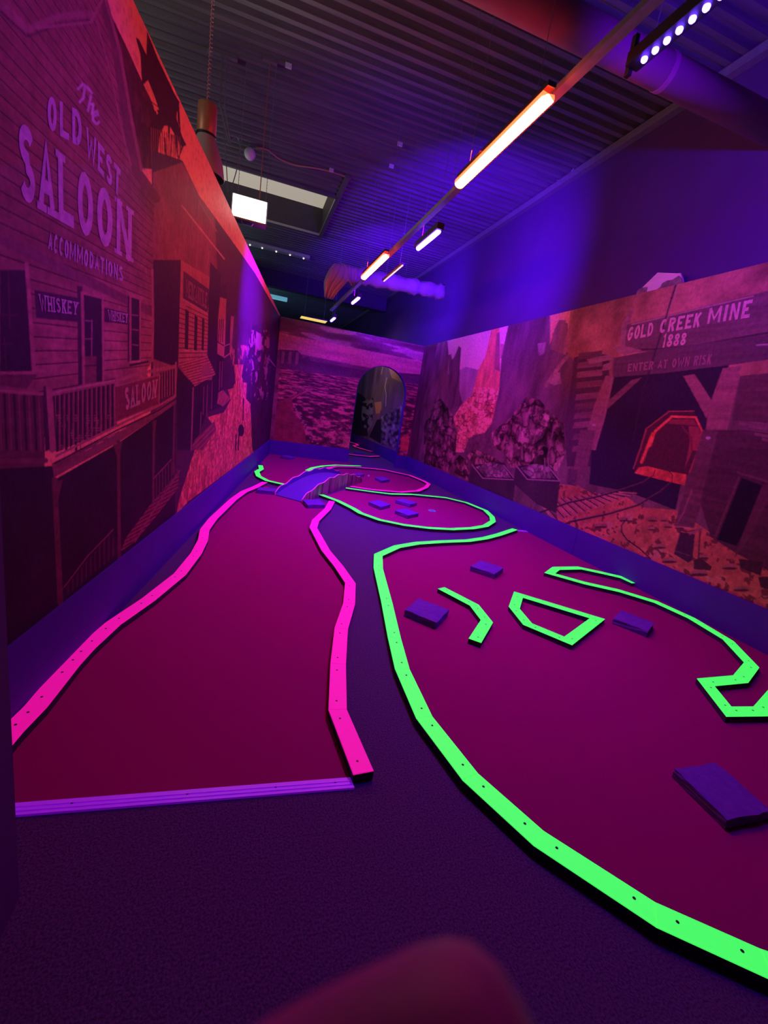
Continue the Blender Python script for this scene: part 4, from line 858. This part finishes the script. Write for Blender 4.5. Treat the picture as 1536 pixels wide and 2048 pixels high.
BL = [([(1.16, 2.668), (1.335, 2.495), (1.511, 2.672), (1.35, 2.875)], 'thick chipped block left of the bent green rail, nearest the long green rail'),
      ([(2.175, 3.6), (2.346, 3.429), (2.547, 3.598), (2.398, 3.8)], 'block on the felt beyond the bent green rail, towards the mine wall'),
      ([(2.936, 2.553), (3.048, 2.325), (3.273, 2.468), (3.143, 2.687)], 'block right of the closed green island rail'),
      ([(1.905, 0.902), (2.161, 0.91), (2.184, 1.153), (1.926, 1.162)], 'nearest block on the felt at the right edge, largest in view'),
      ([(1.791, 6.117), (1.918, 5.896), (2.124, 6.075), (2.028, 6.383)], 'left block of the three on the oval green, closest to the bridge'),
      ([(2.322, 6.423), (2.493, 6.232), (2.676, 6.38), (2.511, 6.65)], 'farthest block of the three on the oval green'),
      ([(2.081, 5.729), (2.195, 5.487), (2.426, 5.672), (2.32, 5.921)], 'nearest block of the three on the oval green, beside the cup'),
      ([(0.207, 6.319), (0.452, 6.302), (0.482, 6.531), (0.248, 6.525)], 'block tucked against the left foot of the bridge'),
      ([(0.836, 5.649), (1.091, 5.732), (1.05, 6.037), (0.81, 5.951)], 'block in front of the right foot of the bridge'),
      ([(2.114, 8.66), (2.228, 8.552), (2.41, 8.806), (2.271, 8.905)], 'block at the far end of the bridge'),
      ([(2.601, 8.182), (2.855, 8.43), (2.788, 8.752), (2.559, 8.522)], 'block on the pink oval green with a ball behind it'),
      ([(0.786, 10.19), (0.965, 10.062), (1.113, 10.295), (0.933, 10.461)], 'farthest block, near the baseboard of the desert mural')]
for k, (c4, lab) in enumerate(BL):
    block(c4, lab, 0.05 if k != 3 else 0.045, k)
# further small things on the greens
b = BM(); bmesh.ops.create_uvsphere(b, u_segments=16, v_segments=10, radius=0.0214, matrix=Matrix.Translation((2.50, 8.80, FELT + 0.0214)))
tag(obj('golf_ball', b, 'white', smooth=True), 'white golf ball behind the block on the pink oval green', 'ball')
b = BM(); lathe(b, [(0.0, 0.0), (0.045, 0.0), (0.056, 0.004), (0.06, 0.0)], (2.83, 6.12, FELT), 24)
tag(obj('golf_cup', b, 'cup'), 'small bluish golf cup on the oval green with three blocks', 'golf cup')
b = BM(); prism(b, [(-0.80, 1.412), (-0.80, 1.366), (0.488, 1.303), (0.482, 1.352)], 0.0, 0.009)
s0 = tag(obj('edge_strip', b, 'strip'), 'long bright violet metal strip across the front of the near lane', 'edge strip')
for y in (0.33, 0.66):
    b = BM(); prism(b, [(-0.80, 1.412 - 0.046 * y - 0.003), (-0.80, 1.412 - 0.046 * y + 0.003), (0.482, 1.352 - 0.049 * y + 0.003), (0.482, 1.352 - 0.049 * y - 0.003)], 0.009, 0.0115); obj('ridge', b, 'strip', s0)
for x in (-0.45, -0.1, 0.2, 0.42):
    b = BM(); lathe(b, [(0.0, 0.0012), (0.005, 0.0012), (0.006, -0.001)], (x, 1.352 - 0.047 * (x - 0.48) - 0.016, 0.0095), 8); obj('screw', b, 'screw', s0)
b = BM(); prism(b, [(3.78, 5.30), (3.78, 5.25), (3.98, 5.24), (3.98, 5.29)], 0.0, 0.009)
tag(obj('edge_strip', b, 'strip'), 'short violet metal strip against the mine wall at the end of the long green rail', 'edge strip')
b = BM(); box(b, 3.18, 3.42, 13.0, 13.2, 0, 0.05)
tag(obj('stone_block', b, 'block'), 'small block between the two pink rails beyond the arch', 'block', 'grey blocks on the felt')

# ------------------------------------------------------------------ bridge
A0, A1 = Vector((0.467, 6.284)), Vector((0.800, 5.975))             # near end, left and right foot
B0, B1 = Vector((1.86, 8.55)), Vector((2.17, 8.10))                 # far end
br = thing('bridge', 'arched toy bridge with wavy plank sides joining the two greens', 'bridge', (1.32, 7.2, FELT))
NS = 24
def bridge_h(t): return 0.012 + 0.17 * max(0.0, math.sin(PI * min(1, max(0, t)))) ** 0.85
b = BM(); rows = []
for k in range(NS + 1):
    t = k / NS; l = A0.lerp(B0, t); r = A1.lerp(B1, t); z = bridge_h(t) + FELT
    rows.append([b.verts.new((l.x, l.y, z)), b.verts.new((r.x, r.y, z)), b.verts.new((r.x, r.y, max(FELT, z - 0.03))), b.verts.new((l.x, l.y, max(FELT, z - 0.03)))])
for i in range(NS):
    for k in range(4): b.faces.new((rows[i][k], rows[i][(k + 1) % 4], rows[i + 1][(k + 1) % 4], rows[i + 1][k]))
b.faces.new(rows[0]); b.faces.new(rows[-1][::-1])
obj('deck', b, 'bridge_deck', br)
def side(a, c, off, scal):
    d = (c - a).normalized(); nrm = Vector((d.y, -d.x)) * off; n = 60
    bm = BM(); rim = []; cols = []
    for k in range(n + 1):
        t = k / n; p = a.lerp(c, t)
        wav = 0.012 * math.sin(t * 2 * PI * scal)
        z = FELT + bridge_h(t) + 0.055 + wav + 0.02 * math.sin(PI * t)
        if t < 0.05: z = FELT + 0.02 + (z - FELT - 0.02) * (0.55 + 0.45 * math.sin(t / 0.05 * PI / 2))
        if t > 0.95: z = FELT + 0.02 + (z - FELT - 0.02) * (0.55 + 0.45 * math.sin((1 - t) / 0.05 * PI / 2))
        q = p + nrm
        cols.append([bm.verts.new((p.x, p.y, FELT)), bm.verts.new((p.x, p.y, z)), bm.verts.new((q.x, q.y, z)), bm.verts.new((q.x, q.y, FELT))])
        rim.append((p.x + nrm.x / 2, p.y + nrm.y / 2, z + 0.001))
    for i in range(n):
        for k in range(4): bm.faces.new((cols[i][k], cols[i][(k + 1) % 4], cols[i + 1][(k + 1) % 4], cols[i + 1][k]))
    bm.faces.new(cols[0]); bm.faces.new(cols[-1][::-1])
    bmesh.ops.recalc_face_normals(bm, faces=bm.faces)
    inward = Vector((-nrm.x, -nrm.y, 0)).normalized()
    for f in bm.faces: f.material_index = 1 if f.normal.dot(inward) > 0.7 else 0
    s = obj('side_board', bm, ('bridge_planks', 'bridge_deck'), br)
    start = [(rim[0][0], rim[0][1], FELT + 0.005)]
    bm = BM(); tube(bm, start + rim, 0.008, 6); obj('painted_edge', bm, 'pink_edge', s)
side(A0, B0, -0.016, 6.5); side(A1, B1, 0.016, 6.5)

# ------------------------------------------------------------------ hanging lights
def hung_wire(parent, x, y, z0, z1=5.0, r=0.0022, name='hanger_wire', m='steel'):
    b = BM(); tube(b, [(x, y, z0), (x + 0.004, y, (z0 + z1) / 2), (x, y, z1)], r, 6); obj(name, b, m, parent)
labs = ['near orange light bar hanging over the middle of the room', 'far orange light bar in front of the wrapped duct']
for (y0, y1), lab in zip(BARS, labs):
    t = thing('light_bar', lab, 'light', (BAR_X, (y0 + y1) / 2, BAR_Z), 0, 'orange light bars')
    b = BM(); box(b, BAR_X - 0.028, BAR_X + 0.028, y0 - 0.02, y1 + 0.02, BAR_Z + 0.022, BAR_Z + 0.05); obj('housing', b, 'housing', t)
    def shell(a0, a1, n, m, name):
        b = BM(); prof = [(0.046 * math.cos(math.radians(a0 + (a1 - a0) * k / n)), 0.04 * math.sin(math.radians(a0 + (a1 - a0) * k / n)) - 0.018) for k in range(n + 1)]
        prof += [(0.0, -0.004)]
        a = [b.verts.new((BAR_X + p, y0, BAR_Z + q)) for p, q in prof]; c = [b.verts.new((BAR_X + p, y1, BAR_Z + q)) for p, q in prof]
        for i in range(len(prof)): j = (i + 1) % len(prof); b.faces.new((a[i], a[j], c[j], c[i]))
        b.faces.new(a); b.faces.new(c[::-1]); obj(name, b, m, t)
    shell(200, 340, 10, 'orange_glow', 'diffuser'); shell(150, 199.5, 4, 'orange_fringe', 'bloom_fringe'); shell(340.5, 390, 4, 'orange_fringe', 'bloom_fringe')  # the two side shells imitate bloom, beside the real diffuser
    hung_wire(t, BAR_X, y0 + 0.15, BAR_Z + 0.05); hung_wire(t, BAR_X, y1 - 0.15, BAR_Z + 0.05)
ul = ['ultraviolet bar with separate bright LEDs near the top right corner', 'ultraviolet light bar right of the near orange bar', 'small ultraviolet light bar beyond the wrapped duct', 'farthest ultraviolet light bar above the desert mural']
for i, ((y0, y1), lab) in enumerate(zip(UVS, ul)):
    t = thing('ultraviolet_bar', lab, 'light', (UV_X, (y0 + y1) / 2, UV_Z), 0, 'ultraviolet light bars')
    b = BM(); box(b, UV_X - 0.04, UV_X + 0.04, y0 - 0.03, y1 + 0.03, UV_Z - 0.005, UV_Z + 0.06); obj('housing', b, 'housing', t)
    if i == 0:
        k = 0; y = y0 + 0.03
        while y < y1:
            b = BM(); bmesh.ops.create_uvsphere(b, u_segments=10, v_segments=6, radius=0.017, matrix=Matrix.Translation((UV_X, y, UV_Z - 0.012)))
            obj('led', b, 'uv_glow', t, True); y += 0.0685
        b = BM(); box(b, UV_X - 0.012, UV_X + 0.012, y1 + 0.03, y1 + 0.06, UV_Z - 0.03, UV_Z + 0.16); obj('bracket', b, 'housing', t)
    else:
        b = BM(); tube(b, [(UV_X, y0, UV_Z - 0.012)] + [(UV_X, y0 + 0.01 + (y1 - y0 - 0.02) * k / 4, UV_Z - 0.015) for k in range(5)] + [(UV_X, y1, UV_Z - 0.012)], 0.03, 10, rs=[0.018, 0.028, 0.03, 0.03, 0.03, 0.028, 0.018]); obj('diffuser', b, 'uv_glow', t)
    hung_wire(t, UV_X, y0 + 0.1, UV_Z + 0.06); hung_wire(t, UV_X, y1 - 0.1, UV_Z + 0.06)
t = thing('light_bar', 'thin pale light bar crossing in front of the wrapped duct', 'light', (1.92, 7.0, 3.40))
b = BM(); tube(b, [(1.92, 6.55, 3.40), (1.93, 7.52, 3.40)], 0.009, 8); obj('tube', b, 'thin_glow', t)
b = BM(); box(b, 1.90, 1.945, 6.53, 7.54, 3.408, 3.43); obj('housing', b, 'housing', t); hung_wire(t, 1.92, 6.7, 3.43); hung_wire(t, 1.92, 7.4, 3.43)
# steel channel the bars hang from
t = thing('cable_channel', 'long grey steel channel running along the room above the light bars', 'channel', (1.69, 6.0, 3.46))
b = BM(); box(b, 1.665, 1.725, 0.3, 11.2, 3.462, 3.50); obj('channel', b, 'steel', t)
for y in (1.2, 4.5, 8.0, 10.6): hung_wire(t, 1.695, y, 3.50)
# beam along the top of the black wall, with its cables
b = BM(); box(b, 4.03, 4.115, -0.9, 25.0, 4.90, 4.985)
tag(obj('ceiling_beam', b, 'steel'), 'long steel beam along the top of the black wall on the right', 'beam')
def cable(pts, r, label, m='cord', steps=10):
    P = [Vector(p) for p in pts]; out = []
    for i in range(len(P) - 1):
        p0, p1, p2, p3 = P[max(i - 1, 0)], P[i], P[i + 1], P[min(i + 2, len(P) - 1)]
        for k in range(steps):
            s = k / steps
            out.append(0.5 * ((2 * p1) + (p2 - p0) * s + (2 * p0 - 5 * p1 + 4 * p2 - p3) * s * s + (3 * p1 - p0 - 3 * p2 + p3) * s ** 3))
    out.append(P[-1]); b = BM(); tube(b, out, r, 6)
    return tag(obj('cable', b, m), label, 'cable')
cb = lambda *p: [tuple(at_x(q, 4.06)) for q in p]
cable(cb((1068, 398), (1085, 372), (1110, 362), (1128, 358), (1118, 345), (1105, 352), (1116, 334), (1135, 326), (1148, 335), (1140, 346)), 0.012, 'tangled loop of cable lying on the beam over the black wall', 'steel')
cable(cb((962, 470), (958, 450), (950, 437), (945, 432), (920, 430)), 0.012, 'loose end of cable hanging off the beam near the ultraviolet bar', 'steel')

# ------------------------------------------------------------------ black duct crossing under the deck
t = thing('duct', 'black round duct crossing under the ceiling at the top right', 'duct', (2.3, 3.30, 4.15))
b = BM(); n = 40
ring = lambda x, r=0.118: [b.verts.new((x, 3.306 + r * math.cos(2 * PI * k / n), 4.15 + r * math.sin(2 * PI * k / n))) for k in range(n)]
R0, R1 = ring(-0.4), ring(4.115)
for k in range(n): b.faces.new((R0[k], R0[(k + 1) % n], R1[(k + 1) % n], R1[k]))
b.faces.new(R0[::-1]); b.faces.new(R1); obj('pipe', b, 'duct', t, True)
for x in (0.6, 2.75):
    b = BM(); R0, R1 = ring(x, 0.122), ring(x + 0.04, 0.122)
    for k in range(n): b.faces.new((R0[k], R0[(k + 1) % n], R1[(k + 1) % n], R1[k]))
    b.faces.new(R0[::-1]); b.faces.new(R1); obj('joint_band', b, 'duct', t)

# ------------------------------------------------------------------ wrapped duct with draped cloth
t = thing('wrapped_duct', 'white cloth-wrapped duct hanging in the middle of the far room', 'duct', (2.2, 8.6, 3.65))
r = random.Random(3); b = BM(); n = 22; rows = []
N = 46
for k in range(N + 1):
    s = k / N; x = 1.40 + 1.98 * s; z = 3.66 + 0.085 * s; rad = 0.128 + 0.012 * math.sin(s * 39) + (0.02 if k % 11 == 0 else 0)
    rows.append([b.verts.new((x + 0.015 * math.sin(3 * a + 9 * s), 8.6 + (rad + r.uniform(-.013, .013)) * math.cos(a), z + (rad + r.uniform(-.013, .013)) * math.sin(a))) for a in [2 * PI * q / n for q in range(n)]])
for i in range(N):
    for q in range(n): b.faces.new((rows[i][q], rows[i][(q + 1) % n], rows[i + 1][(q + 1) % n], rows[i + 1][q]))
b.faces.new(rows[0][::-1]); b.faces.new(rows[-1]); obj('sleeve', b, 'fabric', t, True)
def drape(pts, w, folds, name):
    """a hanging cloth: a strip of cloth along a top line with folds, solid thickness"""
    b = BM(); n = 26; grid = []
    for j, (x, z, ww) in enumerate(pts):
        grid.append([(x + ww * (i / n - 0.5), 8.42 + 0.04 * math.sin(folds * i / n * 2 * PI + j * 0.5) * (0.3 + j / len(pts)), z + 0.012 * math.sin(i * 0.9 + j)) for i in range(n + 1)])
    f = [[b.verts.new(p) for p in row] for row in grid]; k = [[b.verts.new((p[0], p[1] + 0.012, p[2])) for p in row] for row in grid]
    m = len(grid)
    for j in range(m - 1):
        for i in range(n):
            b.faces.new((f[j][i], f[j][i + 1], f[j + 1][i + 1], f[j + 1][i])); b.faces.new((k[j][i], k[j + 1][i], k[j + 1][i + 1], k[j][i + 1]))
    for i in range(n): b.faces.new((f[0][i], k[0][i], k[0][i + 1], f[0][i + 1])); b.faces.new((f[-1][i], f[-1][i + 1], k[-1][i + 1], k[-1][i]))
    for j in range(m - 1): b.faces.new((f[j][0], f[j + 1][0], k[j + 1][0], k[j][0])); b.faces.new((f[j][n], k[j][n], k[j + 1][n], f[j + 1][n]))
    obj(name, b, 'fabric', t, True)
dz = lambda *p: [(float(at_y((x, y), 8.42)[0]), float(at_y((x, y), 8.42)[2]), w) for x, y, w in p]
drape(dz((683, 527, 0.14), (682, 534, 0.28), (679, 544, 0.36), (675, 556, 0.40), (669, 566, 0.36), (664, 576, 0.28), (660, 586, 0.20), (656, 597, 0.14)), 0.3, 3.2, 'draped_cloth')
drape(dz((703, 533, 0.20), (703, 541, 0.24), (703, 550, 0.22), (704, 560, 0.15), (706, 570, 0.05)), 0.3, 1.8, 'draped_cloth')
hung_wire(t, 1.55, 8.6, 3.78); hung_wire(t, 2.6, 8.6, 3.84)

# ------------------------------------------------------------------ lamp, work light, skylight on the left
LX, LY = -0.535, 5.0
t = thing('pendant_lamp', 'copper-topped pendant lamp with smoky bell shade above the saloon wall', 'lamp', (LX, LY, 3.5))
b = BM(); lathe(b, [(0.0, 3.795), (0.06, 3.795), (0.078, 3.785), (0.082, 3.775), (0.082, 3.56), (0.075, 3.55), (0.0, 3.55)], (LX, LY, 0), 28); obj('lamp_cap', b, 'copper', t, True)
b = BM(); lathe(b, [(0.086, 3.552), (0.086, 3.535), (0.0, 3.535)], (LX, LY, 0), 28); obj('collar', b, 'housing', t)
b = BM(); lathe(b, [(0.075, 3.54), (0.085, 3.52), (0.12, 3.44), (0.155, 3.34), (0.172, 3.24), (0.175, 3.225), (0.168, 3.225), (0.15, 3.33), (0.115, 3.43), (0.07, 3.52)], (LX, LY, 0), 32); obj('lamp_shade', b, 'grey_glass', t, True)
b = BM(); bmesh.ops.create_uvsphere(b, u_segments=14, v_segments=10, radius=0.045, matrix=Matrix.Translation((LX, LY, 3.36))); obj('bulb', b, 'housing', t, True)
b = BM(); pts = []
for k in range(600):
    z = 3.79 + (5.0 - 3.79) * k / 599; a = k * 0.42; pts.append((LX + 0.011 * math.cos(a), LY + 0.011 * math.sin(a), z))
tube(b, pts, 0.0035, 5); obj('coiled_cord', b, 'cord', t)
WX = (-0.36, 0.05); WY = 6.3
t = thing('work_light', 'bright white box light hanging just behind the top of the saloon wall', 'light', (-0.155, WY, 3.48))
b = BM(); box(b, WX[0], WX[1], WY - 0.02, WY + 0.10, 3.345, 3.61); obj('housing', b, 'steel', t)
b = BM(); box(b, WX[0] + 0.012, WX[1] - 0.012, WY - 0.032, WY - 0.021, 3.365, 3.60); obj('diffuser', b, 'white_glow', t)
b = BM(); box(b, WX[0], WX[1], WY - 0.045, WY - 0.02, 3.345, 3.364); obj('lower_rim', b, 'copper', t)
b = BM(); tube(b, [(-0.24, WY, 3.345), (-0.22, WY - 0.01, 3.31), (-0.12, WY - 0.01, 3.31), (-0.10, WY, 3.345)], 0.007, 6); obj('handle', b, 'steel', t)
for x in (-0.30, 0.02): 
    b = BM(); z = 3.61
    while z < 4.98:
        tube(b, [(x, WY, z), (x + 0.004, WY, z + 0.014), (x, WY, z + 0.028)], 0.0035, 5); z += 0.034
    obj('chain', b, 'steel', t)
b = BM(); tube(b, [(-0.05, WY, 3.61), (-0.05, WY - 0.03, 4.3), (-0.05, WY - 0.06, 4.99)], 0.006, 6); obj('hanger_rod', b, 'copper', t)
b = BM(); box(b, -0.13, 0.03, WY - 0.09, WY - 0.04, 4.97, 5.0); obj('ceiling_bracket', b, 'steel', t)
area('work_light_glow', (-0.155, WY - 0.06, 3.48), (-0.05, 2.0, 3.3), 0.36, (1.0, 0.9, 0.75), 10, sy=0.22)

t = thing('conduit_drop', 'pair of grey conduits dropping from a bracket beside the coiled cord', 'conduit', (-0.57, 6.42, 4.6))
a, c = at_y((443, 105), 6.42), at_y((458, 285), 6.42)
for dx in (0, 0.05):
    b = BM(); tube(b, [(-0.56 + dx, 6.40, 4.99), (-0.56 + dx, 6.41, 4.50), (c[0] + dx * 0.4, 6.42, float(c[2]))], 0.009, 6); obj('conduit', b, 'steel', t)
b = BM(); box(b, -0.72, -0.40, 6.38, 6.44, 4.965, 5.0); obj('bracket', b, 'steel', t)
w = lambda y, *p: [tuple(at_y(q, y)) for q in p]
cable(w(6.47, (455, 288), (447, 250), (450, 235), (448, 262), (452, 320), (456, 385)), 0.006, 'loop of grey cable hanging below the paired conduits', 'steel')
cable(w(6.47, (458, 285), (470, 275), (478, 282), (479, 310), (472, 345), (462, 378)), 0.006, 'curved grey cable drooping to the work light', 'steel')
cz = lambda *p: [tuple(at_z(q, 4.985)) for q in p]
cable(cz((512, 296), (535, 300), (560, 318), (590, 330), (630, 336), (665, 344), (702, 357)), 0.012, 'pale cable sagging across the ceiling to the skylight corner', 'cord')
for k, (p, lab) in enumerate((((663, 340), 'small clip on the pale ceiling cable by the skylight corner'), ((577, 131), 'small white clip on the deck near the rod bracket'), ((800, 288), 'white clip on the deck left of the near orange bar'), ((783, 332), 'bent white clip on the deck beside a hanging wire'))):
    q = at_z(p, 4.98); b = BM(); box(b, q[0] - 0.035, q[0] + 0.035, q[1] - 0.012, q[1] + 0.012, 4.955, 5.0); tag(obj('cable_clip', b, 'white'), lab, 'clip')
q = at_z((500, 305), 4.9)
t = thing('sensor_head', 'small round pale sensor hanging under the deck above the work light', 'sensor', (q[0], q[1], 4.9))
b = BM(); bmesh.ops.create_uvsphere(b, u_segments=18, v_segments=12, radius=0.085, matrix=Matrix.Translation((q[0], q[1], 4.88))); obj('dome', b, 'white', t, True)
b = BM(); tube(b, [(q[0], q[1], 4.94), (q[0], q[1], 5.0)], 0.03, 10); obj('stem', b, 'steel', t)

# skylight well with its pale pane
sx0, sx1, sy0, sy1 = SKY
b = BM(); zt = 5.50
for f in (((sx0, sy0, 5), (sx1, sy0, 5), (sx1, sy0, zt), (sx0, sy0, zt)), ((sx1, sy0, 5), (sx1, sy1, 5), (sx1, sy1, zt), (sx1, sy0, zt)), ((sx1, sy1, 5), (sx0, sy1, 5), (sx0, sy1, zt), (sx1, sy1, zt)), ((sx0, sy1, 5), (sx0, sy0, 5), (sx0, sy0, zt), (sx0, sy1, zt))):
    b.faces.new([b.verts.new(p) for p in f])
win = struct(obj('window_1', b, 'well'), 'skylight opening in the metal deck')
b = BM(); box(b, sx0, sx1, sy0, sy1, zt, zt + 0.03); obj('window_pane', b, 'sky_pane', win)
b = BM(); box(b, sx1 - 0.02, sx1 + 0.06, 8.2, 11.3, 4.955, 5.0); box(b, sx0, sx1, sy0 - 0.05, sy0, 4.955, 5.0); box(b, sx0, sx1, sy1, sy1 + 0.05, 4.955, 5.0); obj('window_frame', b, 'steel', win)

# far battens
t = thing('batten_light', 'unlit pale batten with small bulbs under the deck beyond the skylight', 'light', (0.3, 13.0, 4.95))
b = BM(); box(b, -0.8, 1.25, 12.92, 13.1, 4.93, 5.0); obj('housing', b, 'batten_pale', t)
for x in (-0.25, 0.05, 0.4, 0.75, 1.1):
    b = BM(); bmesh.ops.create_uvsphere(b, u_segments=8, v_segments=6, radius=0.02, matrix=Matrix.Translation((x, 13.0, 4.92))); obj('bulb', b, 'dot_glow', t)
q0, q1 = at_y((540, 592), 17.5), at_y((574, 602), 17.5)
t = thing('batten_light', 'faint teal batten in the far hall above the corner of the saloon wall', 'light', (q1[0] - 0.6, 17.5, q0[2]))
b = BM(); box(b, q0[0] - 1.2, q1[0], 17.4, 17.6, q0[2] - 0.06, q0[2] + 0.05); obj('diffuser', b, 'batten_cool', t)
hung_wire(t, q0[0] - 1.0, 17.5, q0[2] + 0.05); hung_wire(t, q1[0] - 0.1, 17.5, q0[2] + 0.05)
b = BM(); box(b, -6.9, 4.1, 15.2, 15.5, 4.55, 5.0); tag(obj('roof_beam', b, 'black_wall'), 'dark roof beam across the hall beyond the skylight', 'beam')
t = thing('panel_light', 'yellow lit panel seen edge-on above the desert mural', 'light', (1.5, 12.0, 3.36))
b = BM(); box(b, 1.08, 1.74, 11.85, 12.2, 3.335, 3.36); obj('frame', b, 'housing', t)
b = BM(); box(b, 1.09, 1.73, 11.86, 12.19, 3.326, 3.334); obj('diffuser', b, 'yellow_glow', t); hung_wire(t, 1.2, 12.3, 3.385); hung_wire(t, 1.7, 12.3, 3.385)

# plywood gusset on top of the mine wall, with a flap of print
t = thing('gusset_plate', 'pale plywood gusset standing on top of the mine wall with a torn flap of print', 'plate', (XR + 0.03, 4.1, HW))
def plate(pts, x0, x1, name, m):
    b = BM(); lo = [b.verts.new((x0, y, z)) for y, z in pts]; hi = [b.verts.new((x1, y, z)) for y, z in pts]
    b.faces.new(lo); b.faces.new(hi[::-1])
    for i in range(len(pts)): j = (i + 1) % len(pts); b.faces.new((lo[i], lo[j], hi[j], hi[i]))
    obj(name, b, m, t)
plate([(4.36, HW), (4.34, 3.10), (4.155, 3.235), (3.90, 3.17), (3.865, 3.165), (3.82, 3.10), (3.80, HW)], XR + 0.012, XR + 0.03, 'plate', 'plywood')
plate([(4.37, HW), (4.36, 3.10), (4.32, 3.115), (4.24, 3.108), (4.235, 3.06), (4.21, HW)], XR + 0.003, XR + 0.011, 'print_flap', 'print_dark')
plate([(4.10, HW), (4.06, 3.075), (4.05, 3.105), (4.00, 3.12), (3.93, 3.115), (3.87, 3.14), (3.83, 3.11), (3.80, HW)], XR + 0.003, XR + 0.011, 'print_flap', 'print_dark')

# ------------------------------------------------------------------ the photographer's hand, one fingertip in front of the lens
def skin_chain(name, verts, edges, radii, parent, m='skin', root=0):
    me = bpy.data.meshes.new(name); me.from_pydata([tuple(v) for v in verts], edges, []); me.update()
    o = link(name, me, parent); me.materials.append(M[m])
    md = o.modifiers.new('skin', 'SKIN')
    for i, r in enumerate(radii): me.skin_vertices[0].data[i].radius = (r, r)
    me.skin_vertices[0].data[root].use_root = True
    md.use_smooth_shade = True
    o.modifiers.new('subdivision', 'SUBSURF').levels = 2; o.modifiers['subdivision'].render_levels = 2
    return o
def lens(x, y, d): return EYE + ROT.T @ np.array([x, y, d])       # metres right of, above and ahead of the lens
tipc = lambda px, py, d: lens((px - 768) / FPX * d, -(py - 1024) / FPX * d, d)
V_ = [lens(-0.085, -0.190, -0.010), lens(-0.062, -0.150, 0.004), lens(-0.045, -0.115, 0.014),      # wrist, palm, palm head
      lens(-0.026, -0.060, 0.026), lens(-0.0080, -0.0475, 0.0310), lens(0.0134, -0.0415, 0.0320),  # index finger
      lens(-0.058, -0.106, 0.030), lens(-0.050, -0.112, 0.056), lens(-0.050, -0.136, 0.056), lens(-0.054, -0.140, 0.036),   # middle, curled
      lens(-0.070, -0.114, 0.030), lens(-0.064, -0.122, 0.054), lens(-0.062, -0.144, 0.052), lens(-0.066, -0.146, 0.034),   # ring
      lens(-0.082, -0.124, 0.026), lens(-0.078, -0.134, 0.046), lens(-0.074, -0.152, 0.044), lens(-0.077, -0.153, 0.029),   # little
      lens(-0.040, -0.140, -0.016), lens(-0.018, -0.128, -0.010), lens(-0.002, -0.118, 0.006)]        # thumb
E_ = [(0, 1), (1, 2), (2, 3), (3, 4), (4, 5), (2, 6), (6, 7), (7, 8), (8, 9), (1, 10), (10, 11), (11, 12), (12, 13), (1, 14), (14, 15), (15, 16), (16, 17), (1, 18), (18, 19), (19, 20)]
R_ = [0.022, 0.026, 0.018, 0.0098, 0.0092, 0.0114, 0.009, 0.0085, 0.008, 0.007, 0.009, 0.008, 0.0075, 0.0065, 0.0078, 0.007, 0.0065, 0.006, 0.012, 0.0105, 0.008]
hand = skin_chain('hand', V_, E_, R_, None, root=1)
tag(hand, 'blurred pink fingertip at the bottom edge, of the hand holding the camera', 'hand')
